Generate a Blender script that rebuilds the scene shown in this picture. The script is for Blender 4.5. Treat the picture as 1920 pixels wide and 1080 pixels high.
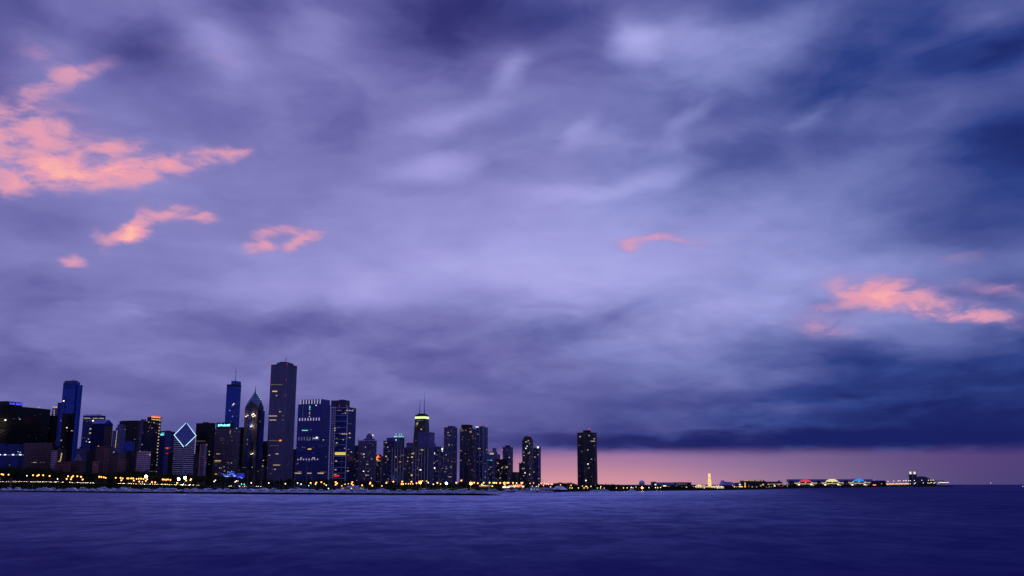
import bpy, bmesh, math, random
from mathutils import Vector, Matrix
for _o in list(bpy.data.objects): bpy.data.objects.remove(_o)
S = bpy.context.scene
COL = S.collection
R = math.radians
PI = math.pi

# ---------------------------------------------------------------- camera
F_PX, EYE = 1800.0, 9.0                      # focal length in photo pixels, eye height over the lake
PITCH = math.atan(368.0 / F_PX)
cam = bpy.data.cameras.new('camera'); camo = bpy.data.objects.new('camera', cam); COL.objects.link(camo)
camo.location = (0, 0, EYE); camo.rotation_euler = (PI / 2 + PITCH, 0, 0)
cam.sensor_width = 36; cam.lens = F_PX / 1920 * 36; cam.clip_start = 0.5; cam.clip_end = 60000
S.camera = camo
CT, ST = math.cos(PITCH), math.sin(PITCH)
def ray(px, py):
    a, b = (px - 960) / F_PX, (540 - py) / F_PX
    return Vector((a, CT - b * ST, ST + b * CT))
def azel(px, py):
    d = ray(px, py).normalized()
    return math.atan2(d.x, d.y), math.asin(d.z)
def at(px, py, Y):                           # point on that sight line at ground distance Y
    d = ray(px, py); k = Y / d.y
    return Vector((d.x * k, Y, EYE + d.z * k))
def proj(p):
    z = p[2] - EYE; d = p[1] * CT + z * ST; u = -p[1] * ST + z * CT
    return 960 + F_PX * p[0] / d, 540 - F_PX * u / d
def on_plane(px, py, z=0.0):
    d = ray(px, py); k = (z - EYE) / d.z
    return Vector((d.x * k, d.y * k, z))

S.view_settings.view_transform = 'Standard'; S.view_settings.look = 'None'
S.view_settings.gamma = 1; S.view_settings.exposure = 0; S.view_settings.use_curve_mapping = False
S.render.engine = 'CYCLES'
S.cycles.max_bounces = 4; S.cycles.diffuse_bounces = 2; S.cycles.glossy_bounces = 3
S.cycles.transmission_bounces = 2; S.cycles.volume_bounces = 0
S.cycles.sample_clamp_indirect = 4; S.cycles.caustics_reflective = False; S.cycles.caustics_refractive = False

def lin(h, k=1.0):
    h = h.lstrip('#'); o = []
    for i in (0, 2, 4):
        c = int(h[i:i + 2], 16) / 255
        o.append((c / 12.92 if c <= .04045 else ((c + .055) / 1.055) ** 2.4) * k)
    return (*o, 1.0)

# ---------------------------------------------------------------- sky
class NT:
    def __init__(s, tree): s.t = tree; s.n = tree.nodes; s.l = tree.links
    def new(s, kind, **kw):
        n = s.n.new(kind)
        for k, v in kw.items(): setattr(n, k, v)
        return n
    def link(s, a, b): s.l.new(a, b)
    def put(s, sock, v):
        if isinstance(v, bpy.types.NodeSocket): s.l.new(v, sock)
        elif v is not None: sock.default_value = v
    def math(s, op, a, b=None, c=None, clamp=False):
        n = s.new('ShaderNodeMath', operation=op, use_clamp=clamp)
        for i, v in enumerate((a, b, c)):
            if v is not None: s.put(n.inputs[i], v)
        return n.outputs[0]
    def vmath(s, op, a, b=None, scale=None):
        n = s.new('ShaderNodeVectorMath', operation=op)
        s.put(n.inputs[0], a)
        if b is not None: s.put(n.inputs[1], b)
        if scale is not None: s.put(n.inputs['Scale'], scale)
        return n.outputs[0]
    def noise(s, vec, scale, detail=3, rough=.5, dist=0.0, color=False):
        n = s.new('ShaderNodeTexNoise')
        s.put(n.inputs['Vector'], vec); n.inputs['Scale'].default_value = scale
        n.inputs['Detail'].default_value = detail; n.inputs['Roughness'].default_value = rough
        n.inputs['Distortion'].default_value = dist
        return n.outputs['Color' if color else 'Fac']
    def mapping(s, vec, loc=(0, 0, 0), rot=(0, 0, 0), sc=(1, 1, 1), typ='POINT'):
        n = s.new('ShaderNodeMapping', vector_type=typ)
        s.put(n.inputs['Vector'], vec); n.inputs['Location'].default_value = loc
        n.inputs['Rotation'].default_value = rot; n.inputs['Scale'].default_value = sc
        return n.outputs[0]
    def ramp(s, fac, stops, interp='LINEAR'):
        n = s.new('ShaderNodeValToRGB'); n.color_ramp.interpolation = interp
        e = n.color_ramp.elements
        while len(e) < len(stops): e.new(.5)
        for el, (p, c) in zip(e, stops): el.position = p; el.color = c if len(c) == 4 else (*c, 1)
        s.put(n.inputs[0], fac); return n.outputs[0]
    def smooth(s, v, a, b, lo=0.0, hi=1.0):
        n = s.new('ShaderNodeMapRange', interpolation_type='SMOOTHSTEP', clamp=True)
        s.put(n.inputs['Value'], v); n.inputs['From Min'].default_value = a; n.inputs['From Max'].default_value = b
        n.inputs['To Min'].default_value = lo; n.inputs['To Max'].default_value = hi
        return n.outputs[0]
    def mix(s, f, a, b, mode='MIX'):
        n = s.new('ShaderNodeMix', data_type='RGBA', blend_type=mode)
        s.put(n.inputs['Factor'], f); s.put(n.inputs['A'] if False else n.inputs[6], a); s.put(n.inputs[7], b)
        return n.outputs[2]
    def blob(s, P, b):
        cx, cy, rx, ry, ang = b[:5]
        az, el = azel(cx, cy)
        g = s.new('ShaderNodeTexGradient', gradient_type='SPHERICAL')
        m = g.texture_mapping; m.vector_type = 'TEXTURE'
        m.translation = (az, el, 0); m.rotation = (0, 0, R(ang)); m.scale = (rx / F_PX, ry / F_PX, 1)
        s.l.new(P, g.inputs[0])
        return s.smooth(g.outputs['Fac'], 0, 1)

# broad light and dark masses of the cloud deck: centre, radii (photo px at this focal length), tilt, strength
TONE = [
 (-20,60,150,190,0,-.30),(100,20,150,60,0,-.14),(260,105,190,80,0,-.34),(30,150,150,60,0,-.22),(400,70,110,100,0,.30),
 (330,110,110,60,30,.15),(480,10,150,60,0,-.16),(600,50,160,65,15,.12),(880,10,330,110,0,-.40),(780,90,260,100,0,-.14),
 (1090,50,200,130,-20,-.2),(1192,68,75,60,30,.50),(1270,50,190,80,0,.24),(1430,50,200,60,10,.26),(1390,120,280,80,20,.16),
 (1600,30,320,150,-10,-.34),(1730,20,180,110,0,-.32),(1860,40,110,70,10,.14),(1870,98,230,80,10,-.30),(1800,160,200,80,0,.2),
 (1925,245,210,170,0,-.34),(640,180,260,150,0,-.12),(420,240,330,130,0,-.12),(250,200,190,90,0,-.14),(960,125,75,45,40,.40),
 (880,208,200,50,12,.34),(1290,225,70,30,30,.26),(1090,255,70,35,40,.2),(1480,190,320,150,-5,-.32),(1535,215,95,30,25,.22),
 (1640,190,260,160,0,-.18),(1430,292,380,60,4,-.28),(1730,330,380,100,0,-.16),(1820,410,320,90,0,-.22),(560,330,280,90,10,-.12),
 (820,320,140,48,5,.22),(1220,340,150,32,12,.22),(1090,375,180,24,0,.12),(1000,430,520,110,0,.16),(100,410,380,90,0,-.22),
 (20,500,200,160,0,-.22),(350,490,260,50,0,-.06),(900,520,640,120,0,.16),(500,540,380,60,0,.08),(1300,520,520,120,0,.12),
 (600,600,150,50,5,-.25),(780,600,140,50,10,-.2),(690,640,260,60,0,-.14),(900,640,290,75,8,-.2),(1090,640,250,75,15,-.2),
 (1175,590,80,26,30,-.2),(1060,573,160,14,0,-.14),(350,620,320,70,0,-.1),(30,560,160,90,0,-.2),(1350,610,380,90,0,.16),
 (1800,705,480,130,-3,-.20),(1500,740,520,60,6,-.09),(1420,785,330,26,4,.12),(1500,828,800,34,0,-.26),(1880,800,460,110,0,-.13),(1620,752,520,16,3,.07),(1350,770,300,16,4,.05),
 (1050,822,400,34,0,-.12),(1960,300,420,640,0,-.16),(700,740,420,60,0,.04),(450,800,600,60,0,-.06),(1450,800,900,90,0,-.14),(1600,770,600,90,-2,-.06),(800,60,420,70,5,-.07),
 (1500,600,500,60,0,.05),
]
# where the last sun still catches the cloud
WARM = [
 (45,226,150,64,0,0.84),(20,285,134,64,0,0.87),(60,325,130,46,10,0.84),(36,350,52,34,35,0.91),(150,335,130,37,6,0.81),(160,290,123,64,0,0.48),(235,272,78,20,15,0.64),
 (225,325,123,37,5,0.76),(300,310,129,37,12,0.78),(385,293,112,30,12,0.64),(440,285,78,26,15,0.64),(250,300,160,69,5,0.27),
 (165,128,90,24,24,0.47),(110,158,90,29,30,0.43),(85,100,90,53,-20,0.38),(60,150,123,60,0,0.22),(390,105,134,84,0,0.22),
 (243,436,56,32,25,1.06),(277,418,72,22,35,0.84),(322,396,78,23,0,0.84),(376,408,52,18,-8,0.84),(262,408,38,14,50,0.50),(195,450,45,20,-40,0.56),(240,439,29,16,15,0.84),(290,415,200,64,5,0.12),
 (143,491,49,16,0,0.95),(483,463,45,18,0,1.06),(560,456,54,19,18,1.01),
 (497,441,45,14,10,0.73),(545,432,85,17,-4,0.67),(600,438,52,14,10,0.34),(520,450,123,36,0,0.20),(1195,451,95,19,8,0.80),(1186,467,40,9,0,0.35),(1280,451,123,16,-10,0.43),
 (1640,540,158,37,-8,0.61),(1700,568,200,32,-13,0.61),(1830,596,147,20,-9,0.61),(1560,574,118,18,0,0.40),(1540,612,105,34,0,0.40),
 (1850,540,178,20,-12,0.32),(1810,486,130,18,0,0.26),(740,520,112,14,0,0.22),(875,506,56,26,30,0.20),(985,545,140,15,0,0.16),
 (1650,545,150,40,-10,.5),(1730,578,190,32,-14,.55),(1560,600,160,50,-5,.22),(1850,560,160,60,-10,.15),(1230,452,120,24,4,.16),
 (30,265,300,150,0,.26),(250,330,300,60,5,.14),
]
SUN_AZ, SUN_EL = R(-62), R(1.0)
world = bpy.data.worlds.new('World'); S.world = world; world.use_nodes = True
world.cycles.sampling_method = 'MANUAL'; world.cycles.sample_map_resolution = 512
t = NT(world.node_tree); t.n.clear()
tc = t.new('ShaderNodeTexCoord').outputs['Generated']
sep = t.new('ShaderNodeSeparateXYZ'); t.link(tc, sep.inputs[0])
dx, dy, dz = sep.outputs
az = t.math('ARCTAN2', dx, dy)
el = t.math('ARCSINE', dz)
cp = t.new('ShaderNodeCombineXYZ'); t.link(az, cp.inputs[0]); t.link(el, cp.inputs[1]); P0 = cp.outputs[0]
# cloud-deck coordinates: the view ray cut with a deck overhead, so the texture crowds together towards the horizon
zz = t.math('ADD', t.math('MAXIMUM', dz, 0.0), .22)
deck = t.vmath('SCALE', P0, scale=1.0)
cd = t.new('ShaderNodeCombineXYZ'); t.link(t.math('DIVIDE', dx, zz), cd.inputs[0]); t.link(t.math('DIVIDE', dy, zz), cd.inputs[1])
deck = cd.outputs[0]
w1 = t.noise(deck, 2.2, 2, .5, 0, True); w2 = t.noise(deck, 7.0, 3, .55, 0, True)
half = (.5, .5, .5)
wA = t.vmath('MULTIPLY', t.vmath('SUBTRACT', w1, half), (.085, .04, 0))
wB = t.vmath('MULTIPLY', t.vmath('SUBTRACT', w2, half), (.050, .022, 0))
Pw = t.vmath('ADD', t.vmath('ADD', P0, wA), wB)
wC = t.noise(deck, 16.0, 3, .6, 0, True)
Pf = t.vmath('ADD', t.vmath('ADD', P0, t.vmath('MULTIPLY', wB, (.5, .5, 0))), t.vmath('MULTIPLY', t.vmath('SUBTRACT', wC, half), (.020, .011, 0)))
def E(py): return azel(960, py)[1]
# tone of the deck by height above the horizon
base = t.new('ShaderNodeFloatCurve')
EMAX = .6
pts = [(E(905), .30), (E(850), .30), (E(800), .38), (E(740), .46), (E(660), .59), (E(560), .67), (E(430), .63), (E(300), .58), (E(150), .53), (E(0), .44), (.6, .48)]
cv = base.mapping.curves[0]
while len(cv.points) < len(pts): cv.points.new(.5, .5)
for q, (x_, y_) in zip(cv.points, pts): q.location = (min(max(x_ / EMAX, 0), 1), y_)
base.mapping.update()
t.put(base.inputs['Value'], t.math('DIVIDE', t.math('MAXIMUM', el, 0.0), EMAX)); base.inputs['Factor'].default_value = 1
L = base.outputs[0]
for b in TONE:
    amp = b[5] if b[5] > 0 or b[1] > 690 or (b[0] > 1780 and b[1] < 700) else b[5] * (.85 if b[1] < 120 and b[0] < 1300 else .55)
    if 0 < amp and b[1] < 260: amp *= .62
    L = t.math('MULTIPLY_ADD', t.blob(Pw, b), amp, L)
streak = t.mapping(Pw, rot=(0, 0, R(-16)), sc=(5, 15, 1))
n1 = t.noise(streak, 1.3, 4, .55)
n2 = t.noise(deck, 4.2, 4, .5, .4)
fine = t.noise(t.mapping(Pw, rot=(0, 0, R(-24)), sc=(9, 26, 1)), 2.6, 3, .5)
L = t.math('MULTIPLY_ADD', t.math('SUBTRACT', n1, .5), .30, L)
L = t.math('MULTIPLY_ADD', t.math('SUBTRACT', n2, .5), .26, L)
L = t.math('MULTIPLY_ADD', t.math('SUBTRACT', fine, .5), .05, L)
# behind the viewer the unseen deck is lightened a little to brighten the facades
back = t.smooth(t.math('ABSOLUTE', t.math('ADD', az, .25)), .75, 2.2)
L = t.math('MULTIPLY_ADD', back, .06, L)
# rolling lumps under the deck, darker than it, in a belt above the skyline
belt = t.math('MULTIPLY', t.smooth(el, E(780), E(690)), t.smooth(el, E(520), E(600)))
pf = t.noise(t.mapping(Pw, rot=(0, 0, R(-12)), sc=(7, 17, 1)), .85, 4, .5, .2)
L = t.math('MULTIPLY_ADD', t.math('MULTIPLY', t.smooth(pf, .36, .66), belt), -.19, L)
up = t.smooth(el, E(420), E(250))
pg = t.noise(t.mapping(Pw, loc=(3, 1, 0), rot=(0, 0, R(-28)), sc=(5, 9, 1)), 1.4, 4, .5, .5)
L = t.math('MULTIPLY_ADD', t.math('MULTIPLY', t.math('SUBTRACT', t.smooth(pg, .36, .64), .5), up), .13, L)
L = t.math('SMOOTH_MAX', L, .03, .12)
colL = t.ramp(L, [(0, lin('2a2a6c')), (.2, lin('4b4a8c')), (.4, lin('6765a6')), (.6, lin('8280bf')), (.8, lin('9c98d8')), (1, lin('b4aeea'))])
colR = t.ramp(L, [(0, lin('08125a')), (.2, lin('2c3f85')), (.4, lin('545e9f')), (.6, lin('7880be')), (.8, lin('9a9edc')), (1, lin('aeb2f0'))])
hue = t.smooth(t.math('MULTIPLY_ADD', t.math('SUBTRACT', t.noise(deck, 3.0, 2, .5), .5), .5, az), -.14, .36)
col = t.mix(hue, colL, colR)
W = None
for b in WARM:
    v = t.blob(Pf, b)
    W = t.math('MULTIPLY', v, b[5]) if W is None else t.math('MULTIPLY_ADD', v, b[5], W)
wn = t.noise(t.mapping(Pf, rot=(0, 0, R(-18)), sc=(10, 26, 1)), 2.0, 4, .6)
wn = t.noise(t.mapping(Pf, rot=(0, 0, R(-22)), sc=(12, 30, 1)), 1.6, 5, .62, .3)
W = t.math('MULTIPLY', t.math('MULTIPLY_ADD', t.blob(Pf, (242,436,44,22,22)), 1.1, W), t.smooth(wn, .28, .70, .22, 1.25))
W = t.math('SUBTRACT', 1.0, t.math('POWER', 2.718, t.math('MULTIPLY', W, -.92)))
wf = t.smooth(W, -.03, .74)
warm = t.ramp(W, [(0, lin('9488c8')), (.18, lin('a88ac0')), (.36, lin('c594bc')), (.54, lin('dc9cb6')), (.70, lin('e69cb2')), (.84, lin('f8aeac')), (1, lin('ffd0a8'))])
col = t.mix(wf, col, warm)
# clear strip below the cloud deck, open to the afterglow
edge = t.math('MULTIPLY_ADD', t.math('SUBTRACT', t.noise(t.mapping(P0, sc=(6, 40, 1)), 1.5, 3, .5), .5), .008, el)
gap = t.smooth(edge, E(862), E(836), 1, 0)
azl = azel(840, 850)[0]; azr = azel(985, 850)[0]
gapx = t.smooth(az, azl, azr)
gv = t.smooth(el, E(915), E(850))
glow_lo = t.ramp(t.smooth(az, 0.0, .50), [(0, lin('dc98a0')), (.2, lin('cf909c')), (.36, lin('b584a0')), (.6, lin('907294')), (.85, lin('665884')), (1, lin('4a4076'))])
glow_hi = t.ramp(t.smooth(az, 0.0, .50), [(0, lin('a878a0')), (.2, lin('9c74a0')), (.45, lin('866a98')), (.75, lin('6c5888')), (1, lin('523f7a'))])
glow = t.mix(gv, glow_lo, glow_hi)
col = t.mix(t.math('MULTIPLY', gap, gapx), col, glow)
# clear dusk air behind everything: the physical sky adds a trace of blue
nis = t.new('ShaderNodeTexSky', sky_type='NISHITA', sun_disc=False, sun_elevation=SUN_EL, sun_rotation=SUN_AZ)
add = t.mix(.003, col, nis.outputs[0], 'ADD')
bgc = t.new('ShaderNodeBackground'); t.put(bgc.inputs[0], add); bgc.inputs[1].default_value = 1.0
out = t.new('ShaderNodeOutputWorld'); t.link(bgc.outputs[0], out.inputs[0])

# the sun is at the horizon behind the clouds: only a trace of warm light
sl = bpy.data.lights.new('sun', 'SUN'); sl.energy = .03; sl.angle = R(12); sl.color = (1, .55, .5)
so = bpy.data.objects.new('sun', sl); COL.objects.link(so)
so.rotation_euler = Vector((math.sin(SUN_AZ) * math.cos(R(4)), math.cos(SUN_AZ) * math.cos(R(4)), math.sin(R(4)))).to_track_quat('Z', 'Y').to_euler()

# ================================================================ helpers
random.seed(7)
GRID = R(-19)
EA = Vector((math.cos(R(19)), -math.sin(R(19)), 0)); NO = Vector((math.sin(R(19)), math.cos(R(19)), 0))

class MB:
    """collects boxes, prisms, tubes and lathes for ONE mesh object"""
    def __init__(s): s.v = []; s.f = []
    def add(s, vs, fs):
        b = len(s.v); s.v += [tuple(v) for v in vs]; s.f += [tuple(b + i for i in f) for f in fs]; return s
    def box(s, x0, x1, y0, y1, z0, z1):
        return s.add([(x0,y0,z0),(x1,y0,z0),(x1,y1,z0),(x0,y1,z0),(x0,y0,z1),(x1,y0,z1),(x1,y1,z1),(x0,y1,z1)],
                     [(0,3,2,1),(4,5,6,7),(0,1,5,4),(1,2,6,5),(2,3,7,6),(3,0,4,7)])
    def loft(s, rings, cap=True, close=True):
        n = len(rings[0]); vs = [p for r in rings for p in r]; fs = []
        for k in range(len(rings) - 1):
            for i in range(n if close else n - 1):
                j = (i + 1) % n; a, b = k * n, (k + 1) * n
                fs.append((a + i, a + j, b + j, b + i))
        if cap: fs.append(tuple(range(n))[::-1]); fs.append(tuple((len(rings) - 1) * n + i for i in range(n)))
        return s.add(vs, fs)
    def prism(s, poly, z0, z1, k=1.0):
        return s.loft([[(x, y, z0) for x, y in poly], [(x * k, y * k, z1) for x, y in poly]])
    def cyl(s, x, y, z0, z1, r0, r1=None, n=8):
        r1 = r0 if r1 is None else r1
        return s.loft([[(x + r * math.cos(2*PI*i/n), y + r * math.sin(2*PI*i/n), z) for i in range(n)] for z, r in ((z0, r0), (z1, r1))])
    def lathe(s, x, y, prof, n=12):
        return s.loft([[(x + r * math.cos(2*PI*i/n), y + r * math.sin(2*PI*i/n), z) for i in range(n)] for r, z in prof])
    def ball(s, x, y, z, r, n=8, m=6, sz=1.0):
        return s.lathe(x, y, [(max(r * math.sin(PI*k/m), r*.02), z - sz * r * math.cos(PI*k/m)) for k in range(m + 1)], n)
    def tube(s, p, q, r, n=5):
        p, q = Vector(p), Vector(q); d = (q - p).normalized()
        u = d.orthogonal().normalized(); w = d.cross(u)
        ring = lambda c: [c + r * (math.cos(2*PI*i/n) * u + math.sin(2*PI*i/n) * w) for i in range(n)]
        return s.loft([ring(p), ring(q)])
    def mesh(s, name, mat):
        m = bpy.data.meshes.new(name); m.from_pydata(s.v, [], s.f); m.materials.append(mat); m.update(); return m
    def build(s, name, mat, parent=None, smooth=False):
        m = s.mesh(name, mat)
        if smooth:
            for p in m.polygons: p.use_smooth = True
        o = bpy.data.objects.new(name, m); COL.objects.link(o)
        if parent is not None: o.parent = parent
        return o

def tag(o, label=None, cat=None, group=None, kind=None):
    for k, v in (('label', label), ('category', cat), ('group', group), ('kind', kind)):
        if v: o[k] = v
    return o
def empty(name, loc, rz=0.0, label=None, cat=None, group=None):
    o = bpy.data.objects.new(name, None); COL.objects.link(o); o.location = loc; o.rotation_euler = (0, 0, rz)
    o.empty_display_size = 1
    return tag(o, label, cat, group)
def copy_tree(o, parent=None):
    c = o.copy(); COL.objects.link(c)
    if parent is not None: c.parent = parent
    for ch in o.children: copy_tree(ch, c)
    return c

# labels that place a repeat by the landmark it stands in front of, counted from the left
MARKS = [(8,'the black sign-topped block'),(70,'the wide brown block'),(135,'the stepped blue slab tower'),(183,'the lit-crowned navy tower'),
 (224,'the pale stepped tower'),(284,'the orange-crowned tower'),(345,'the diamond-roofed tower'),(386,'the black slab tower'),(425,'the cyan-lettered block'),
 (475,'the needle-topped dark tower'),(528,'the tallest tower'),(590,'the white-finned tower'),(644,'the white-framed tower'),(690,'the cupola-topped tower'),
 (737,'the white-ribbed slab'),(792,'the two-antenna tower'),(845,'the brown ribbed tower'),(874,'the darkest rounded tower'),(905,'the pale-ribbed tower'),
 (948,'the far mauve tower'),(990,'the chamfered dark tower'),(1048,'the tent-roofed pavilion'),(1100,'the lone lakeside tower'),(1150,'the dark tree mound'),(1204,'the pale ball'),
 (1260,'the two low halls'),(1331,'the big wheel'),(1400,'the bright-edged hall'),(1455,'the dark flat hall'),(1510,'the red arch'),(1560,'the cream arch'),(1610,'the blue arch'),
 (1650,'the dark sheds'),(1685,'the golden lamp rows'),(1713,'the twin lantern towers'),(1750,'the domed hall'),(1772,'the pier end')]
ORD = ['first','second','third','fourth','fifth','sixth','seventh','eighth','ninth','tenth','eleventh','twelfth','thirteenth','fourteenth','fifteenth','sixteenth','seventeenth','eighteenth','nineteenth','twentieth']
ORD += ['twenty-' + w for w in ORD[:9]] + ['thirtieth'] + ['thirty-' + w for w in ORD[:9]]
PLACED = []
def placed(o, phrase, px): PLACED.append((o, phrase, px))
def label_placed():
    g = {}
    for o, ph, px in PLACED:
        z = min(MARKS, key=lambda m: abs(m[0] - px))[1]; g.setdefault((ph, z), []).append((px, o))
    for (ph, z), l in g.items():
        l.sort(key=lambda a: a[0])
        for i, (px, o) in enumerate(l):
            o['label'] = f'{ph} below {z}' + (f', {ORD[i]} from left' if len(l) > 1 else '')

# ================================================================ materials
MC = {}
def mat_plain(name, col, rough=.7, metal=0.0, spec=.5, bump=None, var=None):
    if name in MC: return MC[name]
    m = bpy.data.materials.new(name); m.use_nodes = True; t = NT(m.node_tree); b = t.n['Principled BSDF']
    col = lin(col) if isinstance(col, str) else (*col, 1)
    b.inputs['Roughness'].default_value = rough; b.inputs['Metallic'].default_value = metal
    b.inputs['Specular IOR Level'].default_value = spec
    tcn = t.new('ShaderNodeTexCoord').outputs['Object']
    n = t.noise(tcn, (var or .15), 4, .6)
    k = t.smooth(n, .3, .7, .75, 1.2)
    t.put(b.inputs['Base Color'], t.vmath('SCALE', col[:3], scale=k))
    if bump:
        bn = t.new('ShaderNodeBump'); bn.inputs['Strength'].default_value = .6; bn.inputs['Distance'].default_value = bump[1]
        t.put(bn.inputs['Height'], t.noise(tcn, bump[0], 4, .6)); t.link(bn.outputs[0], b.inputs['Normal'])
    MC[name] = m; return m
def mat_glow(name, col, k, sample=False):
    if name in MC: return MC[name]
    m = bpy.data.materials.new(name); m.use_nodes = True; t = NT(m.node_tree); b = t.n['Principled BSDF']
    b.inputs['Base Color'].default_value = (.02, .02, .02, 1); b.inputs['Roughness'].default_value = .4
    b.inputs['Emission Color'].default_value = lin(col); b.inputs['Emission Strength'].default_value = k
    if not sample: m.cycles.emission_sampling = 'NONE'
    MC[name] = m; return m
def mat_facade(name, wall, glass, bay=3.2, flr=3.8, fx=.62, fz=.55, lit=.03, litcol='ffd890', lk=.5, groughness=.12, metal=0.0, wrough=.75, spec=.5):
    """wall with a repeating window grid; a few rooms behind it are lit"""
    if name in MC: return MC[name]
    m = bpy.data.materials.new(name); m.use_nodes = True; t = NT(m.node_tree); b = t.n['Principled BSDF']
    tcn = t.new('ShaderNodeTexCoord').outputs['Object']
    sp = t.new('ShaderNodeSeparateXYZ'); t.link(tcn, sp.inputs[0]); x, y, z = sp.outputs
    u = t.math('DIVIDE', t.math('ADD', t.math('ADD', x, y), 500.0), bay)
    v = t.math('DIVIDE', z, flr)
    inx = t.math('LESS_THAN', t.math('FRACT', u), fx); inz = t.math('LESS_THAN', t.math('FRACT', v), fz)
    win = t.math('MULTIPLY', inx, inz)
    cell = t.new('ShaderNodeCombineXYZ'); t.link(t.math('FLOOR', u), cell.inputs[0]); t.link(t.math('FLOOR', v), cell.inputs[1])
    oi = t.new('ShaderNodeObjectInfo'); t.link(t.math('MULTIPLY', oi.outputs['Random'], 91.0), cell.inputs[2])
    wn = t.new('ShaderNodeTexWhiteNoise', noise_dimensions='3D'); t.link(cell.outputs[0], wn.inputs['Vector'])
    rnd = wn.outputs['Value']; sc = t.new('ShaderNodeSeparateColor'); t.link(wn.outputs['Color'], sc.inputs[0])
    gl = t.vmath('SCALE', lin(glass)[:3], scale=t.math('MULTIPLY_ADD', sc.outputs[1], .9, .55)); tint = (.92, .99, 1.45)
    stain = t.smooth(t.noise(tcn, .05, 4, .6), .3, .7, .8, 1.15)
    wl = t.vmath('SCALE', tuple(a * b_ for a, b_ in zip(lin(wall)[:3], tint)), scale=stain)
    t.put(b.inputs['Base Color'], t.mix(win, wl, gl))
    t.put(b.inputs['Roughness'], t.math('MULTIPLY_ADD', win, groughness - wrough, wrough))
    t.put(b.inputs['Metallic'], t.math('MULTIPLY', win, metal)); b.inputs['Specular IOR Level'].default_value = spec
    on = t.math('GREATER_THAN', rnd, 1 - lit * .45)
    dim = t.math('MULTIPLY', t.math('GREATER_THAN', rnd, .90 - lit), .05 if lit > .009 else 0.0)
    e = t.math('MULTIPLY', win, t.math('MAXIMUM', t.math('MULTIPLY', on, t.math('MULTIPLY_ADD', sc.outputs[2], 1.0, .25)), dim))
    t.put(b.inputs['Emission Strength'], t.math('MULTIPLY', e, lk * .42))
    t.put(b.inputs['Emission Color'], t.mix(sc.outputs[0], lin(litcol), lin('ffc070')))
    m.cycles.emission_sampling = 'NONE'
    MC[name] = m; return m

GLOW = {'w': ('f8dcb4', .52), 'y': ('ffe070', .75), 'c': ('c8f4ff', 1.1), 'o': ('ff9a3c', 1.1), 'r': ('ff2a38', .9), 'b': ('9db8ff', 1.1), 'g': ('7dffd0', .9),
        'd': ('dcc09a', .19), 'f': ('a8b0e0', .14), 'W': ('fff2d8', 1.7), 'O': ('ff8a30', 1.6), 'B': ('4a50ff', 1.6), 'T': ('30e0ff', 1.2), 'P': ('d8ecff', .9)}
def glow(c): return mat_glow('window_glow_' + {'w':'warm','y':'yellow','c':'cool','o':'orange','r':'red','b':'pale_blue','g':'green','d':'dim','f':'faint','W':'white_bright','O':'amber_bright','B':'blue','T':'cyan','P':'pale'}[c], *GLOW[c])
UNIT = {}
def unit_box(name, mat):
    k = (name, mat.name)
    if k not in UNIT: UNIT[k] = MB().box(-.5, .5, -.5, .5, -.5, .5).mesh(name, mat)
    return UNIT[k]

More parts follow.
